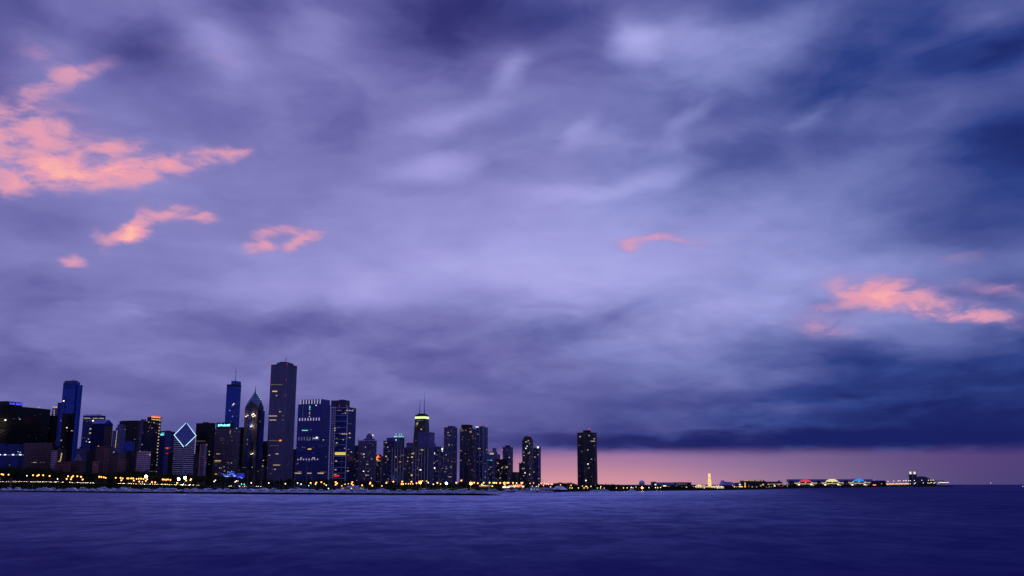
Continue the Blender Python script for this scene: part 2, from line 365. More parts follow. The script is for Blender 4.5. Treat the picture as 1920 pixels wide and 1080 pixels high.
class Tower:
    def __init__(s, name, label, cat, x0, xs, x1, ytop, D, zb=6.0, deep=None, rot=None, group=None):
        s.rot = GRID if rot is None else R(rot)
        s.ex = Vector((math.cos(s.rot), math.sin(s.rot), 0)); s.ny = Vector((-math.sin(s.rot), math.cos(s.rot), 0))
        C = at(xs, ytop, D)
        def solve(dirn, px):
            lo, hi = 0.0, 1500.0
            s0 = proj(C)[0]
            for _ in range(50):
                m_ = (lo + hi) / 2
                if abs(proj(C + dirn * m_)[0] - s0) < abs(px - s0): lo = m_
                else: hi = m_
            return lo
        s.w = solve(-s.ex, x0)
        s.d = deep if deep else solve(s.ny, x1)
        s.h = C.z - zb; s.zb = zb
        c = C - s.ex * s.w / 2 + s.ny * s.d / 2
        s.o = empty(name, (c.x, c.y, zb), s.rot, label, cat, group)
        s.inv = (Matrix.Translation((c.x, c.y, zb)) @ Matrix.Rotation(s.rot, 4, 'Z')).inverted()
        s.body = None
    def sight(s, px, py):
        """local hit of the sight line with the south or the east wall"""
        a = s.inv @ Vector((0, 0, EYE)); d = (s.inv.to_3x3() @ ray(px, py))
        k = (-s.d / 2 - a.y) / d.y; p = a + d * k
        if p.x <= s.w / 2: return 'S', p
        k = (s.w / 2 - a.x) / d.x; return 'E', a + d * k
    def zat(s, py, px=None):
        return s.sight(px if px is not None else proj(s.o.location + Vector((0, 0, s.h)))[0], py)[1].z
    def box(s, name, mat, fx0=-1, fx1=1, fy0=-1, fy1=1, z0=0, z1=None, parent=None):
        w, d = s.w / 2, s.d / 2
        o = MB().box(fx0*w, fx1*w, fy0*d, fy1*d, z0, s.h if z1 is None else z1).build(name, mat, s.o if parent is None else parent)
        return o
    def win(s, px, py, wp=1.6, hp=1.4, c='w', name='window', out=.35):
        side, p = s.sight(px, py)
        if side == 'S': p.x = max(-s.w/2, p.x)
        k = max(abs((s.o.location - Vector((0,0,0))).y), 500) / F_PX
        o = bpy.data.objects.new(name, unit_box(name, glow(c))); COL.objects.link(o); o.parent = s.o
        wm = wp * k
        if side == 'S': o.location = (p.x, -s.d/2 - out/2 + .05, p.z); o.scale = (wm, out, hp * k)
        else: o.location = (s.w/2 + out/2 - .05, p.y, p.z); o.scale = (out, wm * 1.25, hp * k)
        return o
    def wins(s, lst):
        for a in lst: s.win(*a)
    def scatter(s, n, seed, cols='wwwdddfc', z0=.08, z1=.95, wp=1.5, hp=1.1, east=.3, flr=3.8, bay=3.2):
        rnd = random.Random(seed)
        k = s.o.location.y / F_PX
        for i in range(int(n * .6)):
            c = rnd.choice(cols); zz_ = (math.floor(rnd.uniform(z0, z1) * s.h / flr) + .3) * flr
            o = bpy.data.objects.new('window', unit_box('window', glow(c))); COL.objects.link(o); o.parent = s.o
            ww = wp * rnd.choice((.45, .6, .7, .8, 1.2)) * k; hh = hp * k * rnd.uniform(.5, .85)
            if rnd.random() > east:
                o.location = (rnd.uniform(-.46, .46) * s.w, -s.d/2 - .12, zz_); o.scale = (ww, .34, hh)
            else:
                o.location = (s.w/2 + .12, rnd.uniform(-.46, .46) * s.d, zz_); o.scale = (.34, ww, hh)
    def beacon(s, fx, fy, z, c='r', r=.9):
        k = s.o.location.y / 2200
        b = MB().cyl(fx*s.w/2, fy*s.d/2, z, z + 1.5*k, .12*k, .12*k, 5).ball(fx*s.w/2, fy*s.d/2, z + 1.5*k + r*k, r*k, 6, 4)
        return b.build('beacon_light', glow(c), s.o)
    def ribs(s, mat, step, wid=.5, out=.6, z0=0, z1=None, south=(-1, 1), east=None, name='facade_ribs'):
        m = MB(); z1 = s.h if z1 is None else z1
        n = max(1, int((south[1]-south[0]) * s.w/2 / step))
        for i in range(n + 1):
            x = s.w/2 * (south[0] + (south[1]-south[0]) * i / n)
            m.box(x - wid/2, x + wid/2, -s.d/2 - out, -s.d/2 + .05, z0, z1)
        if east:
            n = max(1, int((east[1]-east[0]) * s.d/2 / step))
            for i in range(n + 1):
                y = s.d/2 * (east[0] + (east[1]-east[0]) * i / n)
                m.box(s.w/2 - .05, s.w/2 + out + .01, y - wid/2, y + wid/2, z0, z1)
        return m.build(name, mat, s.o)
    def bands(s, mat, step, hh=.8, out=.4, z0=0, z1=None, name='floor_bands'):
        m = MB(); z1 = s.h if z1 is None else z1; z = z0
        while z < z1 - hh:
            m.box(-s.w/2 - out, s.w/2 + out, -s.d/2 - out, s.d/2 + out, z, z + hh); z += step
        return m.build(name, mat, s.o)

def interp(tab, x):
    if x <= tab[0][0]: return tab[0][1]
    for (a, b), (c, d) in zip(tab, tab[1:]):
        if x <= c: return b + (d - b) * (x - a) / (c - a)
    return tab[-1][1]

# ================================================================ lake, shore, road
def mat_water():
    m = bpy.data.materials.new('lake_water'); m.use_nodes = True; t = NT(m.node_tree); b = t.n['Principled BSDF']
    geo = t.new('ShaderNodeNewGeometry').outputs['Position']
    # wind lanes and cat's-paws: broad patches where the ripples tip more or less of the surface towards the viewer
    lane = t.noise(t.mapping(geo, rot=(0, 0, R(14)), sc=(.0022, .0045, 1)), 1.0, 4, .6, .8)
    paw = t.noise(t.mapping(geo, rot=(0, 0, R(10)), sc=(.08, .05, 1)), 1.0, 5, .62, .5)
    rip = t.noise(t.mapping(geo, sc=(.34, .16, 1)), 1.0, 4, .6, .4)
    b.inputs['Base Color'].default_value = (.013, .012, .115, 1); b.inputs['IOR'].default_value = 1.01
    b.inputs['Roughness'].default_value = .5; b.inputs['Specular IOR Level'].default_value = 0.0
    gl = t.new('ShaderNodeBsdfGlossy'); gl.inputs['Color'].default_value = (.41, .46, .82, 1)
    t.put(gl.inputs['Roughness'], t.math('ADD', t.smooth(lane, .3, .7, .30, .40), t.smooth(paw, .3, .7, .0, .08)))
    bn = t.new('ShaderNodeBump'); bn.inputs['Strength'].default_value = .35; bn.inputs['Distance'].default_value = .5
    t.put(bn.inputs['Height'], t.math('ADD', rip, t.math('MULTIPLY', paw, 2.0))); t.link(bn.outputs[0], gl.inputs['Normal'])
    lw = t.new('ShaderNodeLayerWeight'); lw.inputs['Blend'].default_value = .5
    f = t.math('POWER', lw.outputs['Facing'], 23.0)
    f = t.math('MULTIPLY', f, t.math('MULTIPLY', t.smooth(lane, .32, .68, .72, 1.28), t.math('MULTIPLY', t.smooth(paw, .34, .66, .58, 1.3), t.smooth(rip, .3, .7, .74, 1.16))), clamp=True)
    # darkening painted in by position: reflection fades out towards the right and left
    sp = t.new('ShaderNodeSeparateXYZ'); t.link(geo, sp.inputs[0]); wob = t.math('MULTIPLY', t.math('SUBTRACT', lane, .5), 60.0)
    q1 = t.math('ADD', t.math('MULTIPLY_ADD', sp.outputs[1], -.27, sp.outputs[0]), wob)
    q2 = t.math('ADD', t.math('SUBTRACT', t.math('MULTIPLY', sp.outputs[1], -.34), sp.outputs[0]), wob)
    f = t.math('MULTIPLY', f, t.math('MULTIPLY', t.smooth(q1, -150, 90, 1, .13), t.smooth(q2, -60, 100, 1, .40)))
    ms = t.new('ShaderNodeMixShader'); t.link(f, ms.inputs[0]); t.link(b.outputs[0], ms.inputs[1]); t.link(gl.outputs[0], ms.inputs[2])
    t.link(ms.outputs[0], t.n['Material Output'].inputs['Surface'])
    return m
wm = MB(); NX = 24
ys = [-400, 0, 60, 150, 400, 1000, 3000, 8000, 30000]
for j, y_ in enumerate(ys):
    for i in range(NX + 1):
        x_ = (i / NX * 2 - 1) * (1500 + max(y_, 0) * 1.1); wm.v.append((x_, y_, 0))
for j in range(len(ys) - 1):
    for i in range(NX):
        a = j * (NX + 1) + i; wm.f.append((a, a + 1, a + NX + 2, a + NX + 1))
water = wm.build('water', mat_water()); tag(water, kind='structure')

SHORE = [(-500,1420),(0,1400),(250,1360),(480,1330),(930,1290),(1004,1280),(1110,1262),(1120,1250),(1200,1317),(1340,1475),(1440,1740),(1540,2400),(1640,3250),(1700,3600),(1786,3700)]
RISE = [(-500,12.5),(50,12.0),(100,11.6),(150,10.6),(200,9.8),(300,8.2),(400,6.2),(480,5.2),(600,4.2),(900,3.6),(1110,3.0),(1200,2.5),(1800,2.5)]
def shore(px): return interp(SHORE, px)
def rise(px): return interp(RISE, px)
def gpt(px, Y, z): p = at(px, 908, Y); return Vector((p.x, Y, z))
M_grass = mat_plain('park_grass', '141a0d', .95, spec=0.0, var=.05, bump=(.8, .2))
M_stone = mat_plain('seawall_stone', '2c2a30', .9, spec=.05, var=.2, bump=(.9, .3))
M_rock = mat_plain('breakwater_rock', '121118', .9, spec=.03, var=.3, bump=(.6, .5))
M_asph = mat_plain('asphalt', '2a2a2c', .85, spec=.1, var=.1)
M_conc = mat_plain('parapet_concrete', '8a7a64', .8, var=.2)
land = MB(); cols_ = [-500, -300] + list(range(-150, 1786, 24)) + [1786]
prof = lambda px: [(0, -1.5), (.4, 1.6), (14, 1.7), (58, rise(px)), (160, rise(px) + .3), (500, rise(px) + .5), (6500 if px < 1500 else (4000 if px < 1640 else 600), rise(px) + .5)]
for px in cols_:
    for dd, z in prof(px):
        land.v.append(tuple(gpt(px, shore(px) + dd, z)))
np_ = 7
for i in range(len(cols_) - 1):
    for j in range(np_ - 1):
        a = i * np_ + j; land.f.append((a, a + np_, a + np_ + 1, a + 1))
tag(land.build('park_ground', M_grass), kind='structure')
sw = MB()
for i in range(len(cols_) - 1):
    p, q = cols_[i], cols_[i + 1]
    A, B = gpt(p, shore(p) - .6, 0), gpt(q, shore(q) - .6, 0)
    sw.add([(A.x, A.y, -1), (B.x, B.y, -1), (B.x, B.y, 1.9), (A.x, A.y, 1.9), (A.x, A.y + 1.2, -1), (B.x, B.y + 1.2, -1), (B.x, B.y + 1.2, 1.9), (A.x, A.y + 1.2, 1.9)],
           [(0,1,2,3), (3,2,6,7), (7,6,5,4)])
tag(sw.build('seawall', M_stone), 'long low grey stone seawall along the whole lake shore', 'wall')
rd = MB(); rc = [c for c in cols_ if c <= 960]
for px in rc:
    for dd in (62, 84): rd.v.append(tuple(gpt(px, shore(px) + dd, rise(px) + .03)))
for i in range(len(rc) - 1): rd.f.append((2*i, 2*i+2, 2*i+3, 2*i+1))
for v_i in range(len(rd.v)):
    x_, y_, z_ = rd.v[v_i]; rd.v[v_i] = (x_, y_, z_ + .12)
tag(rd.build('road', M_asph), kind='structure')

# breakwater: rough rock mound from the left edge to its tip
BW = [(-300,1290),(0,1235),(240,1020),(480,910),(700,840),(930,806),(938,803)]
bwm = MB(); n_ = 160; rnd = random.Random(3); rings = []
for i in range(n_ + 1):
    px = -300 + (938 + 300) * i / n_; Y = interp(BW, px); c = gpt(px, Y, 0); j = rnd.uniform
    k = min(1, (n_ - i) / 5 + .15)
    rings.append([(c.x, c.y - 1.5, -1), (c.x, c.y + j(-.3,.4), .8*k + j(-.15,.15)), (c.x, c.y + 1.6 + j(-.3,.3), 1.55*k + j(-.15,.2)), (c.x, c.y + 4 + j(-.3,.3), 1.5*k + j(-.15,.2)), (c.x, c.y + 7, -1)])
bwm.loft(rings)
tag(bwm.build('breakwater', M_rock), 'long dark rock breakwater lying low in the water before the moored boats', 'breakwater')

# ================================================================ towers of the skyline
F = mat_facade
dark = F('facade_dark_glass', '070812', '04040c', 3, 3.8, .8, .7, .0, lk=.5, spec=.25)
dark2 = F('facade_dark_stone', '1b1a28', '0a0b16', 3.4, 3.8, .6, .6, .012, lk=.5)
brown = F('facade_brown_brick', '4c3034', '120d16', 3.6, 3.9, .5, .5, .008)
red = F('facade_red_brick', '6e3a3c', '150d14', 4.4, 4.0, .5, .55, .006)
pink = F('facade_pale_pink', '9c7886', '241e30', 3.4, 3.6, .55, .5, .004)
blueg = F('facade_blue_glass', '10265e', '143a9c', 3.0, 4.0, .86, .86, .003, metal=.75, groughness=.28, spec=.8)
blued = F('facade_navy_glass', '101a48', '12286c', 3.0, 3.9, .84, .82, .006, metal=.7, groughness=.25)
violet = F('facade_violet_stone', '5a5582', '1e2040', 3.4, 3.7, .55, .6, .01)
aonw = F('facade_pale_granite', '5e5578', '1e1c38', 2.4, 4.0, .42, .9, .003, litcol='ffd090', lk=.4)
tan = F('facade_tan_limestone', '5c4a5a', '1a1626', 3.2, 3.8, .6, .5, .05, lk=.35)
apart = F('facade_apartment', '39375c', '10122a', 4.0, 3.1, .7, .6, .05, lk=.45)
apartd = F('facade_dark_apartment', '1a1b38', '0c0e22', 3.6, 3.0, .75, .65, .035, lk=.5)
mauve = F('facade_mauve_apartment', '4a4066', '14132c', 3.6, 3.1, .6, .6, .04, lk=.45)
gold = F('facade_busy_apartment', '28243e', '0e0e20', 3.8, 3.1, .6, .55, .12, lk=.5)
ribw = mat_plain('rib_white_concrete', '9690b8', .7, var=.3)
ribd = mat_plain('rib_grey_concrete', '5c587c', .8, var=.3)
roofd = mat_plain('roof_plant_dark', '15151f', .9)
roofg = mat_plain('roof_plant_grey', '4c4a66', .85)
metal = mat_plain('mast_metal', '3a3a4c', .5, .6)
neon = mat_glow('neon_tube_ice_blue', 'b8f0ff', 1.5)
B = 'building'

def simple(name, label, x0, xs, x1, ytop, D, mat, pent=None, lit=0, seed=1, cols='wwwdddfc', z0=.1, z1=.95, deep=None, pm=None, wp=1.5, hp=1.1, east=.3, parapet=True, zb=6):
    T = Tower(name, label, B, x0, xs, x1, ytop, D, zb=zb, deep=deep)
    T.body = T.box('wall', mat)
    if parapet:
        m = MB(); w, d, h = T.w/2 + .3, T.d/2 + .3, T.h
        m.box(-w, w, -d, -d + .8, h + .003, h + 1.4).box(-w, w, d - .8, d, h + .003, h + 1.4).box(-w, -w + .8, -d + .803, d - .803, h + .003, h + 1.4).box(w - .8, w, -d + .803, d - .803, h + .003, h + 1.4)
        m.build('parapet', mat if pm is None else pm, T.o)
    if pent:
        for (a, b, c, d_, hh) in pent: T.box('penthouse', pm or roofd, a, b, c, d_, T.h + .005, T.h + hh)
    if lit: T.scatter(lit, seed, cols, z0, z1, wp, hp, east)
    return T

# --- far left
T = Tower('office_block', 'huge black office block at the far left with blue rooftop letters', B, -70, 3, 95, 759, 1950, zb=8); T.deep = 1
T.box('wall', dark); T.box('penthouse', roofd, -.4, .9, -.75, -.10, T.h + .005, T.h + 9)
rr_ = random.Random(5)                     # two glowing words on the east side of the penthouse
yy = -.62 * T.d/2; step = T.d * .021
for wlen in (5, 9):
    for i in range(wlen):
        h0 = T.h + 3.0; hh = 4.2 if i == 0 or rr_.random() < .3 else 3.2
        X = .9 * T.w/2 + .1; sgn = MB()
        sgn.box(X, X + .6, yy, yy + step*.28, h0, h0 + hh)
        if rr_.random() < .8: sgn.box(X, X + .59, yy + step*.281, yy + step*.8, h0 + hh - .9, h0 + hh - .01)
        if rr_.random() < .6: sgn.box(X, X + .59, yy + step*.281, yy + step*.8, h0 + .01, h0 + .8)
        sgn.build('sign_letter', glow('B'), T.o); yy += step
    yy += step * .9
T.wins([(10,787.5,3,2.2,'W'),(26,785,2,1.2,'f'),(37,786,2,1.6,'w'),(35,783,2,1.2,'f'),(42,762,2,1,'d'),(71,763,1.8,1.2,'w'),(74.5,763.5,1.8,1.2,'w'),(75,776,1,1,'f'),(92,803,1,1,'f'),(68,822,1,1,'f'),(65,779,1,1,'f')])
T.scatter(20, 11, 'ffdd', .2, .95, 1.0, .8, .7)
simple('office_block', 'narrow black block wedged between the sign-topped block and the blue slab tower', 93, 99, 109, 780, 2100, dark, lit=6, seed=3, cols='ff')
T = Tower('skyscraper', 'slim far tower with floodlit cream crown peeping over black roofs', B, 98, 104, 111, 766, 3300)
T.box('wall', violet); T.box('crown', F('facade_lit_crown', 'd8c090', '453820', 3, 30, .3, .9, 0), -.8, .8, -.8, .8, T.h + .004, T.h + 8)
for x_, y_ in ((100.5, 763), (103.5, 763.5), (106.5, 763.5)): T.win(x_, y_, 2, 2.4, 'y', 'crown_light')
for k in range(6): T.win(101.5, 768 + 2.2*k, 2.2, 1.4, 'y' if k % 2 else 'd')
simple('office_block', 'small dark lower block left of the pale gridded slab', 97, 103, 112, 838, 1900, dark, lit=4, seed=5, cols='fw', zb=8)
# tall blue slab tower: three shafts of different height
T = Tower('glass_skyscraper', 'tallest blue glass slab on the left, stepped in three shafts', B, 119, 143, 150.5, 716, 2450)
T.body = T.box('wall', blueg)
w, d, h = T.w/2, T.d/2, T.h
MB().box(w + .005, w + 9, -d*.5, d, 0, T.zat(722)).build('side_shaft', blueg, T.o)
MB().box(-w - 14, -w - .005, -d*.8, d, 0, T.zat(754)).build('side_shaft', blued, T.o)
MB().box(-w*.9, w*.7, -d*.8, d*.8, h + .004, h + 4).build('roof_screen', roofg, T.o)
MB().tube((-w*.1, 0, h + 4), (w*.5, 0, h + 8), .4).build('roof_mast', metal, T.o)
m = MB()
for k in range(9): m.box(-w + (k+.5)/9*2*w - .25, -w + (k+.5)/9*2*w + .25, -d - .5, -d + .05, h*.93, h)
m.build('crown_fins', roofd, T.o)
MB().box(-w + 10, -w + 12, -d - .2, -d + .1, h*.25, h*.86).build('dark_slot', roofd, T.o)  # thin dark strip along the vertical notch line
T.win(119.5, 751.8, 3.4, 2, 'W')
T.scatter(14, 8, 'fff', .3, .9, 1.0, .8)
T = simple('office_tower', 'black slab tower standing in front of the tall blue slab', 117, 136, 141, 776, 2150, dark, lit=8, seed=9, cols='ff')
T.wins([(125.5,802,2.4,1.6,'W'),(134.5,807.6,3,1.4,'w'),(126,808,1.4,1.2,'d'),(115,825.6,2.4,2,'w'),(118,838,1,1,'d'),(137,808,1,1,'f'),(107,842.8,2,1.6,'W')])
T = simple('low_office', 'low blue glass building with four bright white lamps across its front', -60, 36, 46, 838, 1700, blued, lit=6, seed=2, cols='bcf', zb=9, pent=[(-.2,.35,-.6,.6,7),(.5,.95,-.6,.6,5)], pm=blued)
for x_ in (0, 10, 25, 37.5): T.win(x_, 852.6, 3.4, 1.8, 'W', 'wall_lamp', 1.2)
for x_ in range(-2, 45, 3): T.win(x_, 853, 1.6, .5, 'b')
T.wins([(34,847,1.6,1,'c'),(38,848,1.6,1,'c'),(34,850,1.6,1,'f')])
T = simple('low_office', 'wide brown flat-roofed block with one lit row near its foot', 44, 88, 99, 833, 1780, brown, lit=4, seed=3, cols='d', zb=9)
for x_ in (60, 63.5, 66, 69, 76, 82): T.win(x_, 867, 2.6, 1.0, 'w' if x_ in (63.5, 66) else 'd')
T.box('roof_band', roofg, -1.01, 1.01, -1.01, 1.01, T.h + 1.41, T.h + 2.6)
T = simple('slab_building', 'pale narrow gridded slab beside the wide brown block', 97, 103, 107.5, 846, 1760, pink, lit=3, seed=5, cols='f', zb=9)
T = simple('office_block', 'dark building with a vertical strip of bright yellow stair windows', 107, 118, 125, 845, 1850, dark2, lit=4, seed=6, cols='dw', zb=9)
for x_, y_ in ((115.6,850.5),(115.4,853),(115,855.5),(114.6,858),(114,860.5),(113.2,863),(112.4,865.5),(109.5,865.8)): T.win(x_, y_, 2, 1.8, 'y')
simple('brick_block', 'low reddish brick block between stair-lit building and gabled block', 106, 128, 134, 867, 1750, red, lit=2, seed=2, cols='f', zb=9)
T = simple('brick_block', 'brown block with a small steep pyramid roof', 133, 150, 159, 865, 1770, brown, lit=3, seed=4, cols='fd', zb=9)
MB().loft([[(x*T.w*.35, y*T.d*.35, T.h + 1.2) for x, y in ((-1,-1),(1,-1),(1,1),(-1,1))], [(x*.2, y*.2, T.h + 14) for x, y in ((-1,-1),(1,-1),(1,1),(-1,1))]]).build('pyramid_roof', roofg, T.o)
# glass tower with a lit row under its roof
T = simple('glass_tower', 'navy glass tower with a lit row of panels under its roof', 156, 189, 198, 780, 2250, blued, lit=14, seed=21, cols='fdw', zb=8)
for k in range(13):
    if k != 5: T.win(158.5 + 2.9*k, 784 + k*.05, 2.6, 1.4, 'd' if k in (4, 9) else 'w', 'crown_light')
for k in range(9): T.win(158.5 + 2.9*k, 787, .7, 1.6, 'f', 'crown_light')
m = MB()
for k in range(14): m.box(-T.w/2 + T.w*(k+.2)/14, -T.w/2 + T.w*(k+.55)/14, -T.d/2, -T.d/2 + .6, T.h + 1.4, T.h + 4.5)
m.build('roof_louvres', roofg, T.o)
T.wins([(174.5,789,3.4,2.4,'W'),(163,790,2,1.6,'d'),(169,789.5,2,1,'d'),(170,804,3.6,1.8,'y'),(168,806,1.6,1.4,'d'),(169,812,4,1.6,'y'),(166,823.2,2,1.6,'w'),(162,827.6,2,1.6,'w'),(168,829,2.2,1.8,'W'),(155,821,1.6,1,'d'),(159,821,1.6,1,'d'),(180,794,6,.8,'f')])
# house-shaped blue tower
T = Tower('glass_tower', 'dark blue tower with a gabled roof like a house', B, 172, 196, 212, 794, 2120, zb=8)
w, d, h = T.w/2, T.d/2, T.h
T.box('wall', blued)
MB().add([(w,-d,h),(w,d,h),(w,0,h+9),(-w,-d,h),(-w,d,h),(-w,0,h+9)], [(0,1,2),(3,5,4),(0,2,5,3),(1,4,5,2),(0,3,4,1)]).build('gable_roof', blueg, T.o)
MB().box(w - .02, w + .8, -d*.9, d*.9, 0, h - 6).build('east_wall', brown, T.o)
T.win(184.5, 837, 2.4, 1.8, 'O'); T.scatter(8, 31, 'fd', .2, .9, 1.0, .8)
simple('office_block', 'low dark blue gridded block behind brick rooftops', 142, 164, 168, 842, 1950, F('facade_slate_grid','2c2e58','0e1028',4,4,.6,.6,.01), lit=4, seed=8, cols='f', pent=[(-.5,0,-.4,.4,5)])
simple('office_block', 'plain black block left of the tall brown brick slab', 163, 180, 186, 846, 1900, dark, lit=3, seed=12, cols='f')
T = simple('brick_tower', 'tall brown brick slab with reddish corner bays', 180, 203, 213, 838, 1820, brown, lit=4, seed=14, cols='f', zb=9)
T.box('corner_bay', red, .45, 1.02, -1.03, -.5, 0, T.h - 4); T.win(213, 848, 2, 2, 'w')
T = simple('brick_block', 'small red block with bright grid of pale window frames', 174, 183, 186, 867, 1720, F('facade_red_frame','8a4a48','140c14',4.2,4.4,.6,.55,.01), zb=9)
# pale stepped tower
T = Tower('stepped_tower', 'pale violet stepped tower with a lit column of windows', B, 212, 226, 235, 807, 2050, zb=8)
T.box('wall', violet); T.box('upper_tier', violet, -.45, .95, -.8, .8, T.h + .004, T.h + 6); T.box('upper_tier', violet, -.2, .75, -.6, .6, T.h + 6.005, T.h + 13)
T.ribs(ribd, 5, .8, .5, 0, T.h, (-1, 1), (-1, 1))
for k in range(13): T.win(219.6 - k*.28, 808 + 2.5*k, 1.5, 1.2, 'y' if k > 6 else 'w')
T = simple('office_block', 'broad black flat-topped block behind the pale stepped tower', 224, 258, 270, 790, 2300, dark2, lit=10, seed=16, cols='fd', pent=[(-.9,.9,-.8,.8,2.5)])
T.wins([(234.5,800,1,1,'d'),(234.5,805,1.2,1.4,'w'),(234,809,1.2,1.2,'d')])
T = simple('glass_annex', 'low bright blue glass block squeezed between dark towers', 232, 247, 253, 830, 2000, blueg, lit=5, seed=15, cols='cwf', pent=[(-.6,.4,-.6,.6,3)], pm=blueg)
T = simple('brick_block', 'red brick block with a setback top beside dark low block', 221, 234, 238.5, 861, 1760, red, lit=3, seed=18, cols='fd', zb=9, pent=[(-.5,.7,-.6,.6,12)], pm=brown)
simple('brick_block', 'dark reddish middle block between two red brick fronts', 212, 221, 224, 850, 1800, brown, lit=2, seed=19, cols='f', zb=9)
simple('office_block', 'dark low block left of the pale pink gridded slab', 237, 254, 259, 847, 1850, dark2, lit=3, seed=20, cols='f', zb=9)
T = simple('slab_building', 'pale pink gridded slab with lit windows along its roof', 257, 273, 283, 847, 1760, pink, zb=9)
T.wins([(263,846.2,2.4,1.2,'w'),(267,846.8,2,1,'d'),(271,847.4,2,1,'d'),(276,848,2,1,'d'),(280,848.5,2,1,'d'),(277,852,2,2.6,'d'),(281,852.6,2,2.6,'w')])
T = simple('office_block', 'dark block under the orange-crowned tower', 273, 288, 295, 852, 1800, dark, lit=5, seed=24, cols='wd', zb=9)
T.wins([(274,859,1.6,1.4,'w'),(274,863,1.6,1.4,'d'),(274.8,874,2.2,1.8,'w'),(285,871,1.4,1.4,'d'),(279,883.5,2,1,'d'),(284,884,5,1,'d')])
# orange crown
T = Tower('residential_tower', 'dark tower with an orange-red floodlit crown and a dotted lit edge', B, 268, 296, 302.5, 789, 2120, zb=8)
T.body = T.box('wall', apartd); T.box('crown', roofd, -.45, 1, -.9, .9, T.h + .004, T.h + 9)
for k in range(8): T.win(285 + 2.1*k, 781.6 + .2*k, 2.0, 2.4, 'O', 'crown_light'); T.win(285 + 2.1*k, 786.2 + .2*k, 1.8, 1.8, 'y' if k % 3 else 'w', 'crown_light')
for k in range(8): T.win(285 + 2.1*k, 779.4 + .2*k, 1.8, .9, 'r', 'crown_light')
T.beacon(-.4, -.8, T.h + 8.9); T.beacon(.95, -.8, T.h + 9); T.beacon(-.9, -.8, T.h + 2)
for x_, y_ in ((300.5,788.5),(300,795.5),(299.5,801.5),(299,807.4),(298.5,813),(298,819),(297.5,825),(297,831),(296.5,836.5),(296,842.5),(295.5,848.5),(295,855),(294.7,861),(294,867),(293.8,872.5),(292.8,884)): T.win(x_ - 1, y_, 2.0, 1.9, 'w', 'balcony_light', 1.2)
T.wins([(279,791.5,1.8,1.8,'w'),(284,792,1.6,1.2,'d'),(289,792.5,1.6,2,'w'),(293,793.5,1.6,1,'d'),(296,795,1.2,1.2,'d'),(280,802,1.8,1.2,'d'),(285,802.5,1.6,1.4,'w'),(266.5,833.5,3.5,2.4,'d')])
T.scatter(16, 22, 'fdf', .1, .85, 1.1, .8)
T = simple('apartment_tower', 'narrow violet shaft attached left of the orange-crowned tower', 264, 271, 274, 787, 2160, violet, lit=6, seed=26, cols='f', zb=8)
# teal sign tower
T = simple('office_tower', 'slim dark tower carrying a small turquoise sign at its top', 297, 308, 311, 809, 2260, blued, lit=4, seed=27, cols='f')
for k in range(5): T.win(299.4 + 1.85*k, 815, 1.5, 3.0, 'T' if k != 2 else 'c', 'sign_letter', 1.0)
T.win(305.5, 812, 6, 1.0, 'g', 'sign_strip'); T.win(298, 813.5, 1.6, 1.6, 'c')
T = simple('office_tower', 'dusky blue tower with red lit floors just left of the diamond roof', 309, 321, 328, 810, 2400, violet if False else F('facade_dusk_blue','2e2c68','1a1c50',3,3.8,.7,.7,.008), lit=6, seed=28, cols='f', pent=[(-1,.0,-.6,.6,4)])
for k in range(4): T.win(311 + 2.2*k, 840, 2, 1.2, 'r' if k != 1 else 'O'); T.win(312 + 2*k, 850, 1.6, 1, 'r')
T.win(313, 842, 3, 1, 'd')
simple('office_block', 'thin black block tucked left of the striped diamond-roofed tower', 316, 321, 325, 850, 1950, dark, zb=8)

# --- diamond-roofed striped tower
T = Tower('diamond_tower', 'striped pale tower with a slanted diamond roof outlined in ice-blue light', B, 325.5, 345, 365.5, 839, 1980, zb=8)
w, d, h = T.w/2, T.d/2, T.h
kk = T.o.location.y / F_PX
zs = T.zat(839); zm = h + 22.5*kk; zt = h + 47.0*kk
c00, c10, c11, c01 = (-w,-d), (w,-d), (w,d), (-w,d)        # SW, SE, NE, NW
MB().add([(*c00,0),(*c10,0),(*c11,0),(*c01,0),(*c00,zm),(*c10,h),(*c11,zm),(*c01,zt)], [(0,1,5,4),(1,2,6,5),(2,3,7,6),(3,0,4,7),(3,2,1,0)]).build('wall', F('facade_diamond_wall','2a2648','0e0f28',3,4.2,.9,.7,.01), T.o)
inset = .6
MB().add([(-w+inset,-d+inset*.3,zm+.3),(w-inset*.3,-d+inset*.3,h+.3),(w-inset*.3,d-inset,zm+.3),(-w+inset,d-inset,zt+.3)], [(0,1,2,3)]).build('diamond_roof', F('facade_diamond_glass', '282c66', '242a70', 3, 4, .86, .8, .002, metal=.4, groughness=.35), T.o)
m = MB(); z = 4.0
while z < zm - 1:                                           # white spandrel bands, each cut where the slanted roof meets it
    f = 1.0 if z < h else max(0.0, 1 - (z - h) / (zm - h))
    if f > .03:
        m.box(-w - .3, -w + 2*w*f - (.02 if f < 1 else 2.2), -d - .35, -d + .1, z, z + 1.5)
        m.box(w - .1, w + .35, d - 2*d*f + (.02 if f < 1 else 2.2), d + .3, z, z + 1.5)
    z += 4.2
m.build('spandrel_bands', mat_plain('spandrel_white', 'b0a4c4', .6, var=.2), T.o)
MB().box(w - 2.2, w + .5, -d - .5, -d + 2.2, 0, h - 2).build('corner_strip', mat_plain('strip_violet', '6a5c90', .5), T.o)
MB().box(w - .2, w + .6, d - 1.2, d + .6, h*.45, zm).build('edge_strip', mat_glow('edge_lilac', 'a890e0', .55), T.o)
def neon_line(p, q, g0, g1):
    p, q = Vector(p), Vector(q); MB().tube(p + (q-p)*g0, p + (q-p)*g1, .6, 6).build('neon_tube', neon, T.o)
neon_line((-w-.4,-d-.4,zm+.4),(w+.4,-d-.4,h+.4), 0, .97); neon_line((w+.4,d+.4,zm+.4),(w+.4,-d-.4,h+.4), 0, .86)
